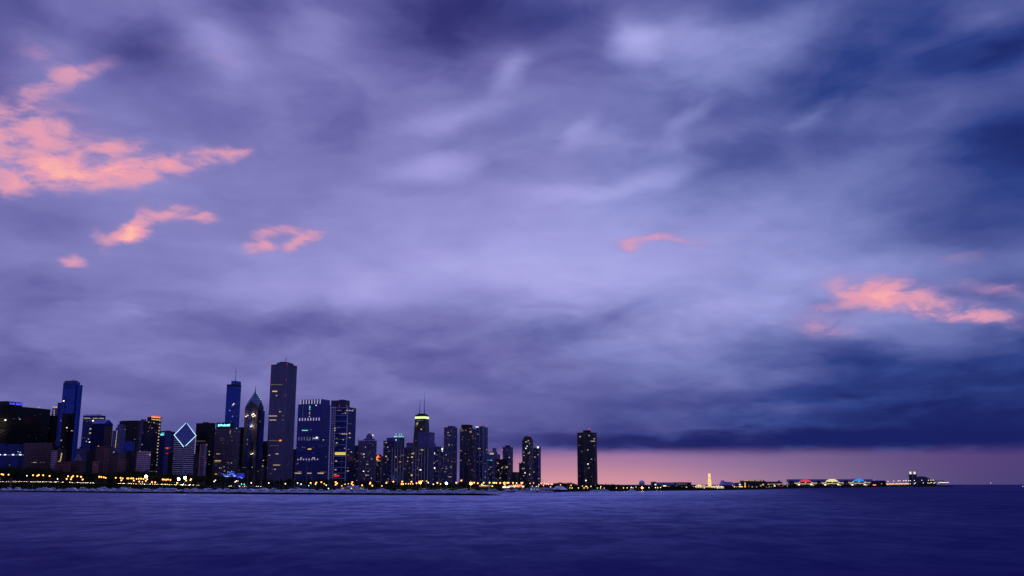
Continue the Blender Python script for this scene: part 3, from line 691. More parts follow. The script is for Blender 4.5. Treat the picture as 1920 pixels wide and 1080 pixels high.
neon_line((-w-.4,-d-.4,zm+.6),(-w-.3,d+.3,zt+.4), 0, .98); neon_line((w+.4,d+.4,zm+.6),(-w-.3,d+.3,zt+.4), 0, .95)
T.wins([(347,856.5,3,1,'d'),(347,875,3,1.2,'f'),(343,884.5,2,2,'w'),(352,862,1,1,'f')])
# --- black slab
T = simple('office_tower', 'plain black slab tower right of the diamond roof', 368, 399, 404, 794, 2150, dark, lit=8, seed=30, cols='ff', pent=[(-.3,.25,-.5,.5,3.5)])
for x_ in (369, 372, 375, 378, 381, 384): T.win(x_, 827, 2.2, 1.1, 'd')
T.win(370, 833.5, 3, 1, 'f'); T.win(384, 838, 2, 1, 'f')
simple('office_block', 'dark brown low block between diamond-roofed tower and tan ribbed slab', 364, 374, 378, 852, 1880, dark2, lit=3, seed=33, cols='f', zb=8)
T = simple('slab_building', 'narrow tan slab framed by two pale ribs', 376, 386, 389, 833, 1820, tan, lit=3, seed=31, cols='f', zb=8)
T.ribs(mat_plain('rib_tan', '94707c', .8), 40, 1.6, .6, 0, T.h, (-.92, .92)); T.wins([(385.5,867,1.6,1.6,'r'),(387.5,834,1,1,'w'),(381,856,1,1,'r')])
T = simple('office_block', 'black block just left of the sign-topped grey-brown block', 387, 397, 401, 828, 1900, dark, lit=4, seed=34, cols='wf', zb=8)
T.wins([(392.5,846.5,1.8,1.6,'w'),(392.5,852.5,1.8,2.2,'w')])
# --- block with the cyan sign
T = Tower('office_block', 'grey-brown office block with glowing cyan lettering on its roof box', B, 403, 441, 451, 803, 2200, zb=8)
T.body = T.box('wall', tan); T.box('sign_box', roofd, -.88, .62, -.99, -.2, T.h + .004, T.zat(792))
def sign_text(T, txt, px0, px1, pyc, hpx, glowm, name='sign_lettering', off=0.0):
    cu = bpy.data.curves.new('txt', 'FONT'); cu.body = txt; cu.extrude = .06; cu.align_x = 'LEFT'; cu.offset = .02
    to = bpy.data.objects.new('txt', cu); COL.objects.link(to); bpy.context.view_layer.update()
    me = bpy.data.meshes.new_from_object(to.evaluated_get(bpy.context.evaluated_depsgraph_get())); bpy.data.objects.remove(to)
    xs_ = [v.co.x for v in me.vertices]; ys_ = [v.co.y for v in me.vertices]
    _, a = T.sight(px0, pyc); _, b_ = T.sight(px1, pyc); _, c_ = T.sight(px0, pyc + hpx/2); _, d_ = T.sight(px0, pyc - hpx/2)
    sx = (b_.x - a.x) / (max(xs_) - min(xs_)); sz = (d_.z - c_.z) / (max(ys_) - min(ys_))
    for v in me.vertices:
        x, y, z = v.co; v.co = ((x - min(xs_)) * sx + a.x, -T.d/2 - .5 - z * 6 + off, (y - min(ys_)) * sz + c_.z)
    me.name = name; me.materials.clear(); me.materials.append(glowm)
    o = bpy.data.objects.new(name, me); COL.objects.link(o); o.parent = T.o; return o
cyan = mat_glow('sign_cyan', '7fe8ff', 2.4)
sign_text(T, 'Prudential', 413.8, 431, 797.3, 4.3, cyan)
_, q = T.sight(410.6, 797.5); k_ = kk
MB().loft([[(q.x + x*k_, -T.d/2 - .9, q.z + z*k_) for x, z in ((-1.9,-2.3),(1.0,-2.3),(2.2,-.6),(2.4,.2),(.9,1.6),(-.2,2.6),(-1.6,1.2))],
           [(q.x + x*k_, -T.d/2 - .3, q.z + z*k_) for x, z in ((-1.9,-2.3),(1.0,-2.3),(2.2,-.6),(2.4,.2),(.9,1.6),(-.2,2.6),(-1.6,1.2))]]).build('sign_emblem', cyan, T.o)
T.wins([(432,808.5,2,1.4,'w'),(431.5,812,1.6,1.6,'w'),(414,822,3,1,'d'),(418,822,1.6,1,'f'),(435,826,1.8,1.6,'d'),(415,826,2,1,'d'),(419,825,1.6,1,'f'),(407,851,2.6,1.2,'w'),(410,851,2.6,1.2,'w'),(413,851,2.6,1.2,'d'),
  (403.5,864,2,1.3,'y'),(406,864,3,1.4,'y'),(409,864,2.6,1.4,'y'),(412.5,864,3,1.4,'y'),(403,867.2,3,1,'d'),(407,867.2,3,1,'d'),(411,867.2,3,1,'d'),(426,867,2,1.2,'d'),(429,866.6,1.8,1,'d'),(434,868,1.6,1.6,'w'),(429,869.5,2,1,'d'),(405,872,3,1,'f'),(420,875.2,1.6,1.4,'w'),(412,877.4,1.8,1.6,'w'),(415,877.6,1.6,1.2,'w'),(428,877.8,1.6,1.2,'d'),(421,883,2,1.2,'w'),(405,889,4,1.2,'O'),(443.5,803,1.6,1.6,'b')])
T.scatter(12, 35, 'fd', .15, .9, 1.2, .9)
# --- blue spire tower
T = Tower('glass_skyscraper', 'bright blue glass tower with a thin pale needle', B, 425.5, 441, 452.5, 720, 2900)
T.body = T.box('wall', blueg); w, d, h = T.w/2, T.d/2, T.h
MB().box(-w*.05, w*.98, -d*.9, d*.9, h + .004, T.zat(714)).build('upper_block', blueg, T.o)
MB().box(-w*.32, -w*.18, -d*.4, -d*.1, h + .004, h + 9).build('roof_vent', roofg, T.o)
MB().box(-w - .3, w + .3, -d - .3, d + .3, h - 6, h - 1).build('crown_band', roofd, T.o)
zz1 = T.zat(714)
MB().cyl(w*.25, 0, zz1, zz1 + 18, 1.6, .9).cyl(w*.25, 0, zz1 + 18, zz1 + 42, .8, .35).build('needle', mat_plain('needle_pale', 'a0a0d0', .5), T.o)
MB().cyl(w*.25, 0, zz1 + 26, zz1 + 31, 1.5, 1.5).build('needle_collar', mat_plain('needle_pale', 'a0a0d0', .5), T.o)
T.wins([(437,759,1.8,1.4,'W'),(438.6,757,1.6,1.6,'W'),(435.5,760.6,1.6,1.2,'w'),(441,758.5,1.4,1.2,'d'),(431,769.8,1.8,1.6,'w'),(436,780.6,1.6,1.4,'w'),(444,780.4,1.4,1.6,'f'),(433,790.6,2,1.6,'f'),(446.5,756.5,1.6,1.4,'f'),(447,752.5,1.2,1,'f'),(438,773.5,1,1,'f')])
# --- pointed tower with helm roof
T = Tower('pointed_skyscraper', 'dark tower with a folded pyramid roof and needle on top', B, 459.5, 484, 494.5, 763, 2150, zb=8)
w, d, h = T.w/2, T.d/2, T.h; kk = T.o.location.y / F_PX
stone = F('facade_pointed_stone', '2c2434', '100f1c', 3.0, 3.9, .5, .85, .012, lk=.5)
T.body = T.box('wall', stone)
za = h + 30*kk; zg = h + 12*kk
cor = [(-w,-d,h),(w,-d,h),(w,d,h),(-w,d,h)]; pk = [(0,-d,zg),(w,0,zg),(0,d,zg),(-w,0,zg)]; ap = (0,0,za)
MB().add(cor + pk, [(0,1,4),(1,2,5),(2,3,6),(3,0,7)]).build('gable_walls', stone, T.o)
teal = F('facade_teal_roof', '24365c', '4a7088', 60, 5.2, 1.0, .35, 0, metal=.3)
MB().add(cor + pk + [ap], [(1,5,8,4),(2,6,8,5),(3,7,8,6),(0,4,8,7)]).build('folded_roof', teal, T.o)
MB().cyl(0, 0, za - 1, za + 3*kk, 1.4, .8).cyl(0, 0, za + 3*kk, za + 11*kk, .7, .15).build('needle', metal, T.o)
for k in range(9):
    f = k / 9; x, y, z = w*(1-f)*.5, -d*(1-f)*1.0, zg + (za-zg)*f
    o = bpy.data.objects.new('roof_light', unit_box('window', glow('g' if k % 2 else 'f'))); COL.objects.link(o); o.parent = T.o; o.location = (w*(1-f)*1.0 + .4, 0 - .0, z + .4); o.scale = (1.2, 1.2, 1.2)
    o = bpy.data.objects.new('roof_light', unit_box('window', glow('f'))); COL.objects.link(o); o.parent = T.o; o.location = (0, -d*(1-f) - .4, z + .4); o.scale = (1.0, 1.0, 1.0)
MB().box(w + .002, w + 5, -d*.55, d*.8, 0, h - 8).build('side_shaft', blued, T.o)
MB().box(-w*.25, w*.1, -d - 1.4, -d + .05, 0, h - 4).build('centre_bay', blued, T.o)
MB().box(w*.2, w*.5, -d - 1.2, -d + .05, 0, h*.55).build('centre_bay', dark, T.o)
upl = mat_glow('uplight_warm', 'f0c080', 1.3)
def upwash(px, py, wp, hp, e=4500):
    """warm uplight lamp on a ledge, throwing light on the wall behind it"""
    _, p = T.sight(px, py)
    MB().box(p.x - 1.2, p.x + 1.2, p.y - 2.6, p.y - 1.2, p.z - 1, p.z + .6).build('uplight', mat_glow('window_glow_white_bright', *GLOW['W']), T.o)
    l = bpy.data.lights.new('uplight_lamp', 'POINT'); l.energy = e; l.color = (1, .72, .4); l.shadow_soft_size = .6
    lo = bpy.data.objects.new('uplight_lamp', l); COL.objects.link(lo); lo.parent = T.o; lo.location = (p.x, p.y - 4.5, p.z + 2)
for a in ((473.5, 778, 0, 0), (475.5, 781, 0, 0), (462, 781, 0, 0, 4500), (471.5, 800, 0, 0, 13000), (472, 851.5, 0, 0, 4500)): upwash(*a)
T.wins([(474.5,776.5,1.6,1.4,'W'),(464.5,824.5,1.8,1.6,'w'),(463,829,1,1,'f'),(464,833,1.8,1,'w'),(473,876,1.8,1.4,'w'),(456,876.5,2.6,.9,'d'),(460,876.5,3,.9,'d'),(488,850,1,1,'f')])
T.scatter(18, 36, 'fdf', .1, .8, 1.0, .8)
simple('office_block', 'dark podium block joined to the foot of the needle-topped tower', 444, 486, 497, 878, 2050, dark2, lit=4, seed=37, cols='f', zb=8)
simple('office_block', 'black block filling the gap under the needle-topped tower, left side', 448, 457, 461, 802, 2400, dark, lit=3, seed=38, cols='f')
T = simple('office_tower', 'narrow black tower with scattered yellow windows behind the tallest tower', 490, 497, 503, 828, 2350, dark, lit=4, seed=39, cols='wd')
T.wins([(494,863.3,2.4,1.2,'y'),(492,869.5,2,.9,'d'),(492.4,874,2.6,2,'y'),(495,887,2,1,'d')])
# --- tallest tower
T = Tower('granite_skyscraper', 'tallest tower, a plain pale granite shaft with fine vertical ribs', B, 508.5, 538, 556.8, 684, 2500, zb=6)
T.body = T.box('wall', aonw); w, d, h = T.w/2, T.d/2, T.h
T.ribs(mat_plain('rib_granite', '6a5f84', .8, var=.3), 4.6, 1.1, .7, 0, h, (-.97, .93), (-.88, .97))
MB().box(w - 1.5, w + 1.4, -d - 1.4, -d + 1.5, 0, h).build('corner_notch', mat_plain('notch_violet', '575078', .8), T.o)
MB().box(-w - .9, w + 1.0, -d - .9, d + .9, h + .003, h + 2.2).build('roof_rim', roofg, T.o)
MB().box(-w*.5, w*.75, -d*.7, d*.7, h + 2.2, h + 8).build('penthouse', roofg, T.o)
MB().box(-w*.3, w*.4, -d*.5, d*.5, h + 8.003, h + 10.5).build('penthouse', roofd, T.o)
MB().cyl(w*.2, 0, h + 10, h + 22, .8, .5, 6).ball(w*.2, 0, h + 20, 1.6, 6, 4).build('roof_mast', metal, T.o)
def strip(T, px, py, n, wp, hp, c):
    for k in range(int(n / wp)): T.win(px - n/2 + wp*(k+.5), py, wp*.86, hp, c, 'window', 2.0)
strip(T, 518, 721.3, 24, 3, 1.0, 'd'); strip(T, 515.5, 733.8, 9, 3, 1.7, 'y'); strip(T, 512, 780, 16, 3.2, 1.4, 'w'); strip(T, 531, 779.5, 3, 3, 1, 'd'); strip(T, 512, 787.6, 13, 3.2, 1.3, 'w'); strip(T, 515, 826.3, 18, 3, .9, 'd')
strip(T, 516, 835.6, 20, 3.4, .8, 'f'); strip(T, 519, 872, 13, 3, 1.2, 'w')
for a in ((519,741.6,1.8,1.6,'w'),(525,772,2,1.8,'w'),(528,772,1.8,1,'d'),(530.5,787.5,2,1.6,'d'),(526,826,3.6,2.2,'O'),(505.5,853.5,3,1.2,'w'),(518,851,2,1,'w'),(521,851,3,1.6,'w'),(516,880,2.4,1.4,'w'),(500.5,864,1.8,1.8,'w'),(500,877.5,2,1.8,'w'),(508,888,2.4,1,'d'),(512,880,1.2,1,'d'),(526,872,2,1,'d'),(524,768,2.4,.9,'f'),(506,826,2,1,'d')): T.win(*a, 'window', 2.0)
for (fx, fy, zf) in ((-1.02,-1.04,.995),(1.02,-1.06,.995),(-1.02,-1.04,.87),(1.04,-1.06,.865),(-1.02,-1.04,.74),(1.04,-1.06,.735),(1.03,1.0,.995)): T.beacon(fx, fy, h*zf, 'r', .8)
simple('office_block', 'thin dark tower in the gap right of the tallest tower', 549, 555, 560, 843, 2700, dark, lit=3, seed=41, cols='f')
# --- white-finned glass tower
T = Tower('finned_tower', 'broad blue-violet glass tower with rows of short white fins', B, 559, 604, 620, 757, 2350)
fing = F('facade_finned', '34347c', '1c2468', 3.0, 4.0, .8, .6, .006, metal=.4, groughness=.3)
T.body = T.box('wall', fing); w, d, h = T.w/2, T.d/2, T.h; ht = T.zat(748.5)
MB().box(-w*.88, w*.96, -d*.92, d*.92, h + .004, ht).build('upper_tier', fing, T.o)
T.bands(mat_plain('band_violet', '38356c', .7), 8.0, .7, .25, 0, h)
fm = mat_plain('fin_white', 'c0bce0', .6)
def fins(yp0, yp1, glowk, yoff=0.0, n=8, x0=-.80, x1=.82, proud=1.6):
    m = MB(); za, zb_ = T.zat(yp1), T.zat(yp0)
    for k in range(n):
        x = w * (x0 + (x1 - x0) * k / (n - 1)); m.box(x - .9, x + .9, -d*(1 - yoff) - proud, -d*(1 - yoff) + .05, za, zb_)
    m.build('fin_row', glowk, T.o)
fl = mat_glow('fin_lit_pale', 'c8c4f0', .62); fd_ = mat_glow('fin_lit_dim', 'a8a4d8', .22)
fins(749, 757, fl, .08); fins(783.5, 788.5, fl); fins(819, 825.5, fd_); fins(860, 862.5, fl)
for k in range(9): T.win(568.2 - .1*k, 762 + 2.5*k, 1.0, 1.3, 'f')
for y_ in (762, 764.5, 767.5, 773, 776, 781): T.win(581 - (y_-762)*.03, y_, 1.7, 1.8, 'g' if y_ < 770 else 'w', 'window', .8)
strip(T, 573, 807, 13, 2.2, 1.3, 'g')
for a in ((593,760,1.8,1.6,'c'),(594,820.8,3,3,'W'),(606,824.8,2.6,1.6,'w'),(579,825,3.4,1.4,'d'),(589,822,1.6,1.6,'c'),(580.5,842,7,1.9,'y'),(564.5,858.6,2,1.8,'w'),(566.5,859,1.6,1.4,'d'),(588,858.6,4.6,1.8,'w'),(557.5,839,1.6,1.4,'f'),(568,838.6,1.8,1.4,'d'),(571.5,839.4,1.8,1.2,'d'),(588,839,2,1,'f'),(598,836.5,1.6,1,'f'),(603,836.3,1.6,1,'f'),(556.5,870,1.6,1.4,'d'),(558.8,868.6,1.4,1.6,'d')): T.win(*a, 'window', 1.0)
strip(T, 559, 887.3, 12, 2, 1.8, 'w'); strip(T, 563, 884.4, 8, 2.2, 1.4, 'd'); strip(T, 581, 887.3, 9, 2, 1.4, 'w'); strip(T, 601, 887.3, 10, 2, 1.8, 'w'); strip(T, 605, 885.2, 10, 2, 1.0, 'd')
T.scatter(34, 42, 'fbff', .1, .55, 1.0, .9, .12)
simple('office_tower', 'dark flat-topped tower rising just behind the white-framed glass tower', 621, 648, 656, 751, 2750, F('facade_slate_dark','1e2048','14163a',3,3.8,.7,.7,.004), pent=[(-.1,.5,-.4,.4,4)], pm=roofg, lit=4, seed=44, cols='f')
# --- white-framed glass tower (white frame on the west half, plain glass on the east)
T = Tower('framed_tower', 'blue glass tower whose left half wears a white ladder-like frame', B, 622, 652.5, 668, 763, 2280)
T.body = T.box('wall', F('facade_deep_blue','14245c','10225e',3,3.9,.86,.84,.006, metal=.6, groughness=.2)); w, d, h = T.w/2, T.d/2, T.h
wf_ = mat_plain('frame_white', 'a8a2cc', .6, var=.2); m = MB()
xa, xb, xc = -w - .4, -w + 2*w*.24, w - .6
for x_ in (xa, xb, xc): m.box(x_ - .7, x_ + .7, -d - 1.4, -d + .05, 0, h + 1)
zl = [T.zat(y_, 640) for y_ in (764.5, 778.5, 790, 801.5, 812.5, 823.5, 834, 855.5, 866, 876.5, 887, 897)]
for z in zl: m.box(xb + .702, xc - .702, -d - 1.3, -d + .05, z - .45, z + .45)
m.box(xa + .702, xb - .702, -d - 1.3, -d + .05, h - 2, h + .9); m.build('white_frame', wf_, T.o)
m = MB(); z = 3
while z < h - 4: m.box(xa + .703, xb - .703, -d - .9, -d + .04, z, z + 1.0); z += 3.9
m.box(xa*.5 + xb*.5 - .4, xa*.5 + xb*.5 + .4, -d - 1.0, -d - .901, 0, h - 3); m.build('stair_ladder', wf_, T.o)
for k in range(8): T.win(629.5 + 2.6*k, 850.5, 2.4, 5, 'y', 'window', 1.0)
for a in ((636,769.5,8,1.2,'d'),(651,769.5,3,1.4,'w'),(655,769.6,3,1.4,'w'),(660,770,3,1.4,'w'),(662,767.5,3,1,'d'),(648,774.5,1.6,1.6,'w'),(643,775.5,2.4,1.2,'d'),(652.5,794.5,1.6,1,'d'),(656.6,794.6,2,1,'f'),(638,813.2,2.2,1.4,'d'),(642.5,813.8,2.6,1.6,'w'),(646,813.6,2.2,1.4,'w'),(650,814,2.4,1.4,'w'),(655,812.4,2.4,2.2,'w'),(652,820.4,2,1.2,'d'),(655.5,820.6,2,1.4,'w'),(628.3,803,2,1.8,'w'),(628.3,807,2,1.8,'w'),(627.6,818,1.6,1,'d'),(631.5,822,3,1,'d'),(631.8,830.4,2.4,1.8,'w'),(644,824.5,1.6,1.2,'w'),(646.5,840.5,1.8,1.2,'w'),(649.5,843,2.4,1,'d'),(653,842.6,3,1,'d'),(637.5,843,1.6,1,'f'),(658,847.5,1.8,1.6,'w'),(652,853,1.8,1.4,'d'),(629,808,1,1,'f'),(630.6,864.4,2.6,1.8,'w'),(623,868.6,1.4,1.4,'d'),(629.6,880.8,2.6,1.6,'w'),(651.5,877,2.6,1,'d'),(651.6,883,3.6,1.4,'w'),(629,889.4,4,1.2,'w'),(629.5,892.8,4.6,2.8,'r'),(634.5,892,4,2.6,'r'),(624.5,892,1.8,1.4,'d')): T.win(*a, 'window', 2.0)
T.beacon(-.1, -.9, h + 1); T.beacon(.75, -.9, h + 1)
T = simple('apartment_tower', 'dark apartment tower with a thin rooftop needle beside the cupola-topped tower', 662, 676, 684, 836, 2500, gold, lit=14, seed=45, cols='wdyd', z0=.05, z1=.8)
MB().cyl(-T.w*.15, 0, T.h, T.h + 22, .6, .3, 5).build('roof_mast', metal, T.o)
# --- cupola tower
T = Tower('hotel_tower', 'mauve stone tower with a domed cupola on stepped shoulders', B, 672, 698, 706.5, 827, 2250)
T.body = T.box('wall', F('facade_hotel','453c58','161428',3.2,3.2,.55,.6,.02,lk=.4)); w, d, h = T.w/2, T.d/2, T.h; kk = T.o.location.y/F_PX
MB().box(-w - .6, w + .6, -d - .6, d + .6, h + .003, h + 2.2).build('cornice', mat_plain('cornice_lilac', '8c80ac', .7), T.o)
MB().box(-w*.35, w*.8, -d*.7, d*.7, h + 2.2, h + 5*kk).build('upper_tier', violet, T.o)
MB().prism([(w*.22 + 7.5*kk*.8*math.cos(2*PI*i/8), 7.5*kk*.8*math.sin(2*PI*i/8)) for i in range(8)], h + 5*kk, h + 10*kk).build('cupola', violet, T.o)
MB().lathe(w*.22, 0, [(6.2*kk*.8, h + 10*kk), (5.2*kk*.8, h + 12*kk), (3*kk*.8, h + 14*kk), (.4, h + 15.5*kk)], 10).build('dome', roofg, T.o)
T.beacon(.22, 0, h + 15.3*kk, 'o', .7)
for a in ((699,816,1.8,2.4,'W'),(701.5,817.5,1.6,1.8,'w'),(685.6,838.3,2,1.4,'w'),(694,831,3,1,'f'),(682,851.4,2,1.8,'W'),(677.5,851,4,1.2,'d'),(682.6,857,2,1.8,'w'),(697,860.6,1.8,1.4,'w'),(688.8,870.4,3.4,1.4,'w'),(681.4,883.6,2.8,1.6,'W'),(690.5,883.8,1.8,1.4,'w'),(686.4,891,2.2,2.2,'w'),(690,891,1.6,1.4,'w'),(696.2,896.8,1.8,1.8,'w'),(682,897,1.6,1,'d'),(684.2,898.6,1.6,1,'d'),(677,859,1,1,'f'),(676.6,866,2,1,'d'),(689,864.8,2,1,'d')): T.win(*a)
T.scatter(46, 46, 'dfdw', .05, .93, 1.2, .8)
m = MB().box(-w*.2 - .5, -w*.2 + .5, -d - .5, -d + .02, 0, h).box(w*.15 - .5, w*.15 + .5, -d - .5, -d + .02, 0, h); m.build('pilasters', ribd, T.o)
# --- orange-topped
T = simple('hotel_tower', 'lit apartment block with an orange glowing corner turret on top', 702, 713, 719, 856, 2350, gold, lit=34, seed=47, cols='dwdwf', pent=[(-.5,.6,-.5,.5,5)])
for a in ((706,859,3,5,'O'),(709,856,3,4,'O'),(712,857,2.6,3.4,'r'),(708,862,4,1.8,'y'),(704.2,862.2,2,1.8,'y'),(710.5,864,6,1.0,'w')): T.win(*a, 'turret_light')
# --- ribbed slab with plant rooms
T = simple('apartment_tower', 'apartment tower with bright scattered windows left of the white-ribbed slab', 719, 741, 755, 827, 2450, apart, lit=40, seed=48, cols='wdwdf', pent=[(-.6,.7,-.8,.8,9)], pm=violet)
T.ribs(ribd, 22, .9, .6, 0, T.h, (-.96, .96)); T.win(742.5, 824.8, 2.4, 2.4, 'c'); T.win(724.4,829.6,2,1.6,'w'); T.win(727,838.5,2.2,1.6,'w'); T.win(724,855.6,2.4,2,'y')
T = simple('office_tower', 'dark flat tower with green-white roof lamps on short poles', 738, 752, 758.5, 821, 2800, dark2, lit=4, seed=49, cols='f')
for k, x_ in enumerate((742, 748.6, 755)):
    _, p = T.sight(x_, 813); MB().cyl(p.x, -T.d/2 + 2, T.h, T.h + 10, .3).ball(p.x, -T.d/2 + 2, T.h + 11, 1.4, 6, 4).build('roof_lamp', glow('g'), T.o)
for x_ in (740.5, 744, 748, 751.5, 755.5): T.win(x_, 818.6, 2.4, 1.6, 'g' if x_ > 743 else 'c', 'roof_lamp', 1.0)
T = Tower('apartment_slab', 'long apartment slab striped with white vertical ribs around a dark middle', B, 735.5, 803, 806.5, 839, 2050)
T.body = T.box('wall', apartd); w, d, h = T.w/2, T.d/2, T.h
MB().box(-w - .8, w + .8, -d - .8, d + .8, h - 1.4, h + 1.2).build('roof_slab', mat_plain('slab_slate', '403c62', .8), T.o)
T.ribs(ribw, 6.3, 1.0, 1.2, 0, h - 1.5, (-.985, -.36), None, 'white_ribs'); T.ribs(ribw, 6.0, 1.0, 1.2, 0, h - 1.5, (.18, .99), None, 'white_ribs')
for a in ((742.3,856.7,2.2,1.8,'w'),(751,855.6,2.6,1.2,'d'),(750.6,866,4,1.0,'o'),(774,850.6,4,2,'w'),(772.8,857,3.2,2.2,'y'),(765.2,857.6,1.8,1.4,'w'),(764.4,864.8,1.8,1.4,'w'),(759,853.6,1.6,1,'f'),(762,870,1.6,1.2,'d'),(773.6,867.4,2,1.6,'w'),(776,849.6,2,1.4,'w'),(791.4,843.6,4.4,2.2,'w'),(788,850.6,3,1.2,'d'),(786,863,1.8,1.4,'d'),(783,862,1.6,1.2,'d'),(789,881,4.2,1.6,'W'),(772.6,891,3.6,3,'y'),(783,890.2,2.2,1,'d'),(758.6,879,4,1,'d'),(775,881,5,1,'f'),(742,881.4,2.4,1.4,'d'),(750,875.4,3,1,'f'),(783,876,1.2,1.6,'d')): T.win(*a, 'window', 1.0)
T.scatter(40, 50, 'dffw', .05, .95, 1.1, .8, 0)
T = simple('plant_room_tower', 'small dark roofed block with two red beacons behind the ribbed slab', 762, 774, 778, 831, 2350, roofg, lit=0); T.box('mid_bay', violet, -.5, .1, -1.05, -.9, T.h*.9, T.h + 1)
T.beacon(-.9, -.9, T.h); T.beacon(.9, -.9, T.h)
# --- tapered tower with two antennas
D = 3800
T = Tower('tapered_skyscraper', 'tapering black tower with a yellow-green lit crown band and two antennas', B, 778.5, 797, 804, 778, D)
w, d, h = T.w/2, T.d/2, T.h; tp = 1.62
def frus(k0, k1, z0, z1, name, mat):
    return MB().loft([[(x*w*k0, y*d*k0, z0) for x, y in ((-1,-1),(1,-1),(1,1),(-1,1))], [(x*w*k1, y*d*k1, z1) for x, y in ((-1,-1),(1,-1),(1,1),(-1,1))]]).build(name, mat, T.o)
frus(tp, 1.0, 0, h - 14, 'wall', F('facade_black_steel', '12121e', '0c0e20', 4, 4, .7, .6, .02, lk=.5)); frus(1.03, 1.03, h - 13.9, h - 5.5, 'crown_band', mat_glow('crown_band_yellow_green', 'e4ffa0', 1.2)); frus(.99, .99, h - 5.4, h + 1, 'roof_box', mat_plain('roof_green_black', '2c3a1c', .8))
frus(.7, .7, h + 1.003, h + 6, 'penthouse', roofd)
for fx, hh in ((-.5, 62), (.45, 88)):
    MB().cyl(fx*w, 0, h + 1, h + 1 + hh*.25, 1.9, 1.7, 6).cyl(fx*w, 0, h + 1 + hh*.25, h + 1 + hh*.7, 1.2, .9, 6).cyl(fx*w, 0, h + 1 + hh*.7, h + 1 + hh, .6, .3, 6).build('antenna', metal, T.o)
for a in ((785,789,5,.9,'d'),(790.5,788.6,8,.9,'f'),(782.6,795,2.6,1.4,'w'),(783.6,793,1.6,1.2,'w'),(782,798.6,2.6,1.2,'d'),(790.8,805,1.8,1.8,'w'),(788,824,1,1,'f'),(781,826,1.2,1,'d'),(795,801,1,1,'f')): T.win(*a, 'window', 8.0)
T = simple('office_tower', 'pale violet flat block in front of the tapering tower', 783.5, 805, 815, 812, 3000, violet, lit=8, seed=53, cols='f')
T.box('cornice', ribd, -1.03, 1.03, -1.05, 1.05, T.h + 1.5, T.h + 3)
simple('apartment_tower', 'pale blue apartment tower between the ribbed slab and narrow ribbed tower', 803, 812, 817, 832, 2600, violet, lit=16, seed=54, cols='wdf')
T = simple('apartment_tower', 'narrow blue-grey tower with three white ribs and golden windows', 814, 823, 828, 838, 2500, apart, lit=26, seed=55, cols='wdwdf'); T.ribs(ribd, 11, .8, .8, 0, T.h, (-.95, .95)); T.wins([(814.6,850,1.8,2.4,'W'),(814.6,877.6,3,2.4,'W'),(813.8,868.4,1.8,1.8,'w')])
T = simple('apartment_tower', 'slim tower with a single bright white light at its top corner', 826, 831, 834, 844, 2700, apart, lit=10, seed=56, cols='wdod'); T.win(829, 842, 3, 3.6, 'W', 'roof_lamp'); T.win(829.6, 846, 1.8, 2, 'c')
# --- brown ribbed tower, dark rounded tower, pale ribbed tower
T = simple('apartment_tower', 'brownish mauve tower with fine vertical ribs and a grey plant room', 833, 849, 857, 802, 2250, mauve, lit=50, seed=57, cols='wdfdf', pent=[(-.3,.8,-.7,.7,4.5)], pm=mauve)
T.ribs(mat_plain('rib_mauve', '5c5078', .8), 5.5, .7, .6, 0, T.h, (-1, 1), (-1, 1)); T.beacon(-.98, -.9, T.h + 1, 'r', 1.0)
T.wins([(840.2,811,1.6,2,'w'),(843,817,1.6,1.2,'w'),(842,834,1.4,2.6,'w'),(836.8,853,2,1.6,'w'),(845.8,875.6,3,3.4,'d'),(835,884.6,5,1.6,'d'),(843.6,894,5.4,1.2,'w'),(837,878.6,2,1.6,'w')])
T = Tower('rounded_tower', 'darkest tower of the trio with rounded bays and a black roof box', B, 858, 884, 898, 803, 2150)
w, d, h = T.w/2, T.d/2, T.h; poly = []
for cx_, cy_, r_, a0, a1 in ((-w*.45, -d*.35, w*.55, 150, 300), (w*.45, -d*.4, w*.55, 240, 390), (w*.3, d*.5, w*.6, -10, 120), (-w*.6, d*.5, w*.4, 90, 200)):
    for k in range(7): a = R(a0 + (a1 - a0)*k/6); poly.append((cx_ + r_*math.cos(a), cy_ + r_*math.sin(a)))
T.body = MB().prism(poly, 0, h).build('wall', apartd, T.o)
MB().box(-w*.7, w*.35, -d*.6, d*.5, h + .003, h + 9).build('penthouse', roofd, T.o)
T.scatter(56, 58, 'fdfffw', .05, .93, 1.1, .9, .3)
for a in ((864,803.6,5,1,'d'),(866.5,806,4,1,'d'),(867,808,5,1,'d'),(882.8,809.8,1.6,2,'w'),(882,803,1.8,1,'d')): T.win(*a, 'window', 4.0)
T.beacon(-.1, 0, h + 9, 'r', .8)
T = Tower('apartment_tower', 'blue-grey tower with bold pale vertical ribs at the right end of the trio', B, 893, 906, 914, 801, 2250)
T.body = T.box('wall', F('facade_ribbed_glass','262a58','141838',3.4,3.1,.7,.6,.03,lk=.5)); T.ribs(mat_plain('rib_pale_blue', '8084b8', .7), 7.2, .9, 1.0, 0, T.h + 2, (-1, 1), (-1, 1), 'white_ribs')
T.box('penthouse', roofg, -.6, .6, -.6, .6, T.h + .003, T.h + 3); T.scatter(40, 59, 'fdwd', .05, .95, 1.1, 1.0)
for x_ in (891, 893.5, 896.2): T.win(x_, 800.6, 2.2, 2.2, 'c', 'roof_lamp', 1.0)
T.beacon(-.6, 0, T.h + 2, 'r', 1.5); T.beacon(.95, .9, T.h + 2, 'r', .8)
T.wins([(897.5,841,2,1.6,'w'),(899.8,841,2,1.6,'w'),(896,814,1.4,1.4,'w'),(912.6,843,1.6,1.8,'w'),(909.6,895,1.8,1.8,'w'),(910,884,1.6,1.6,'w')])
T = simple('apartment_tower', 'far violet tower stepped up to a small square block', 914, 929, 938, 852, 3000, violet, lit=8, seed=60, cols='fd', pent=[(-.9,.5,-.7,.7,9),(-.1,.4,-.4,.4,20)], pm=violet)
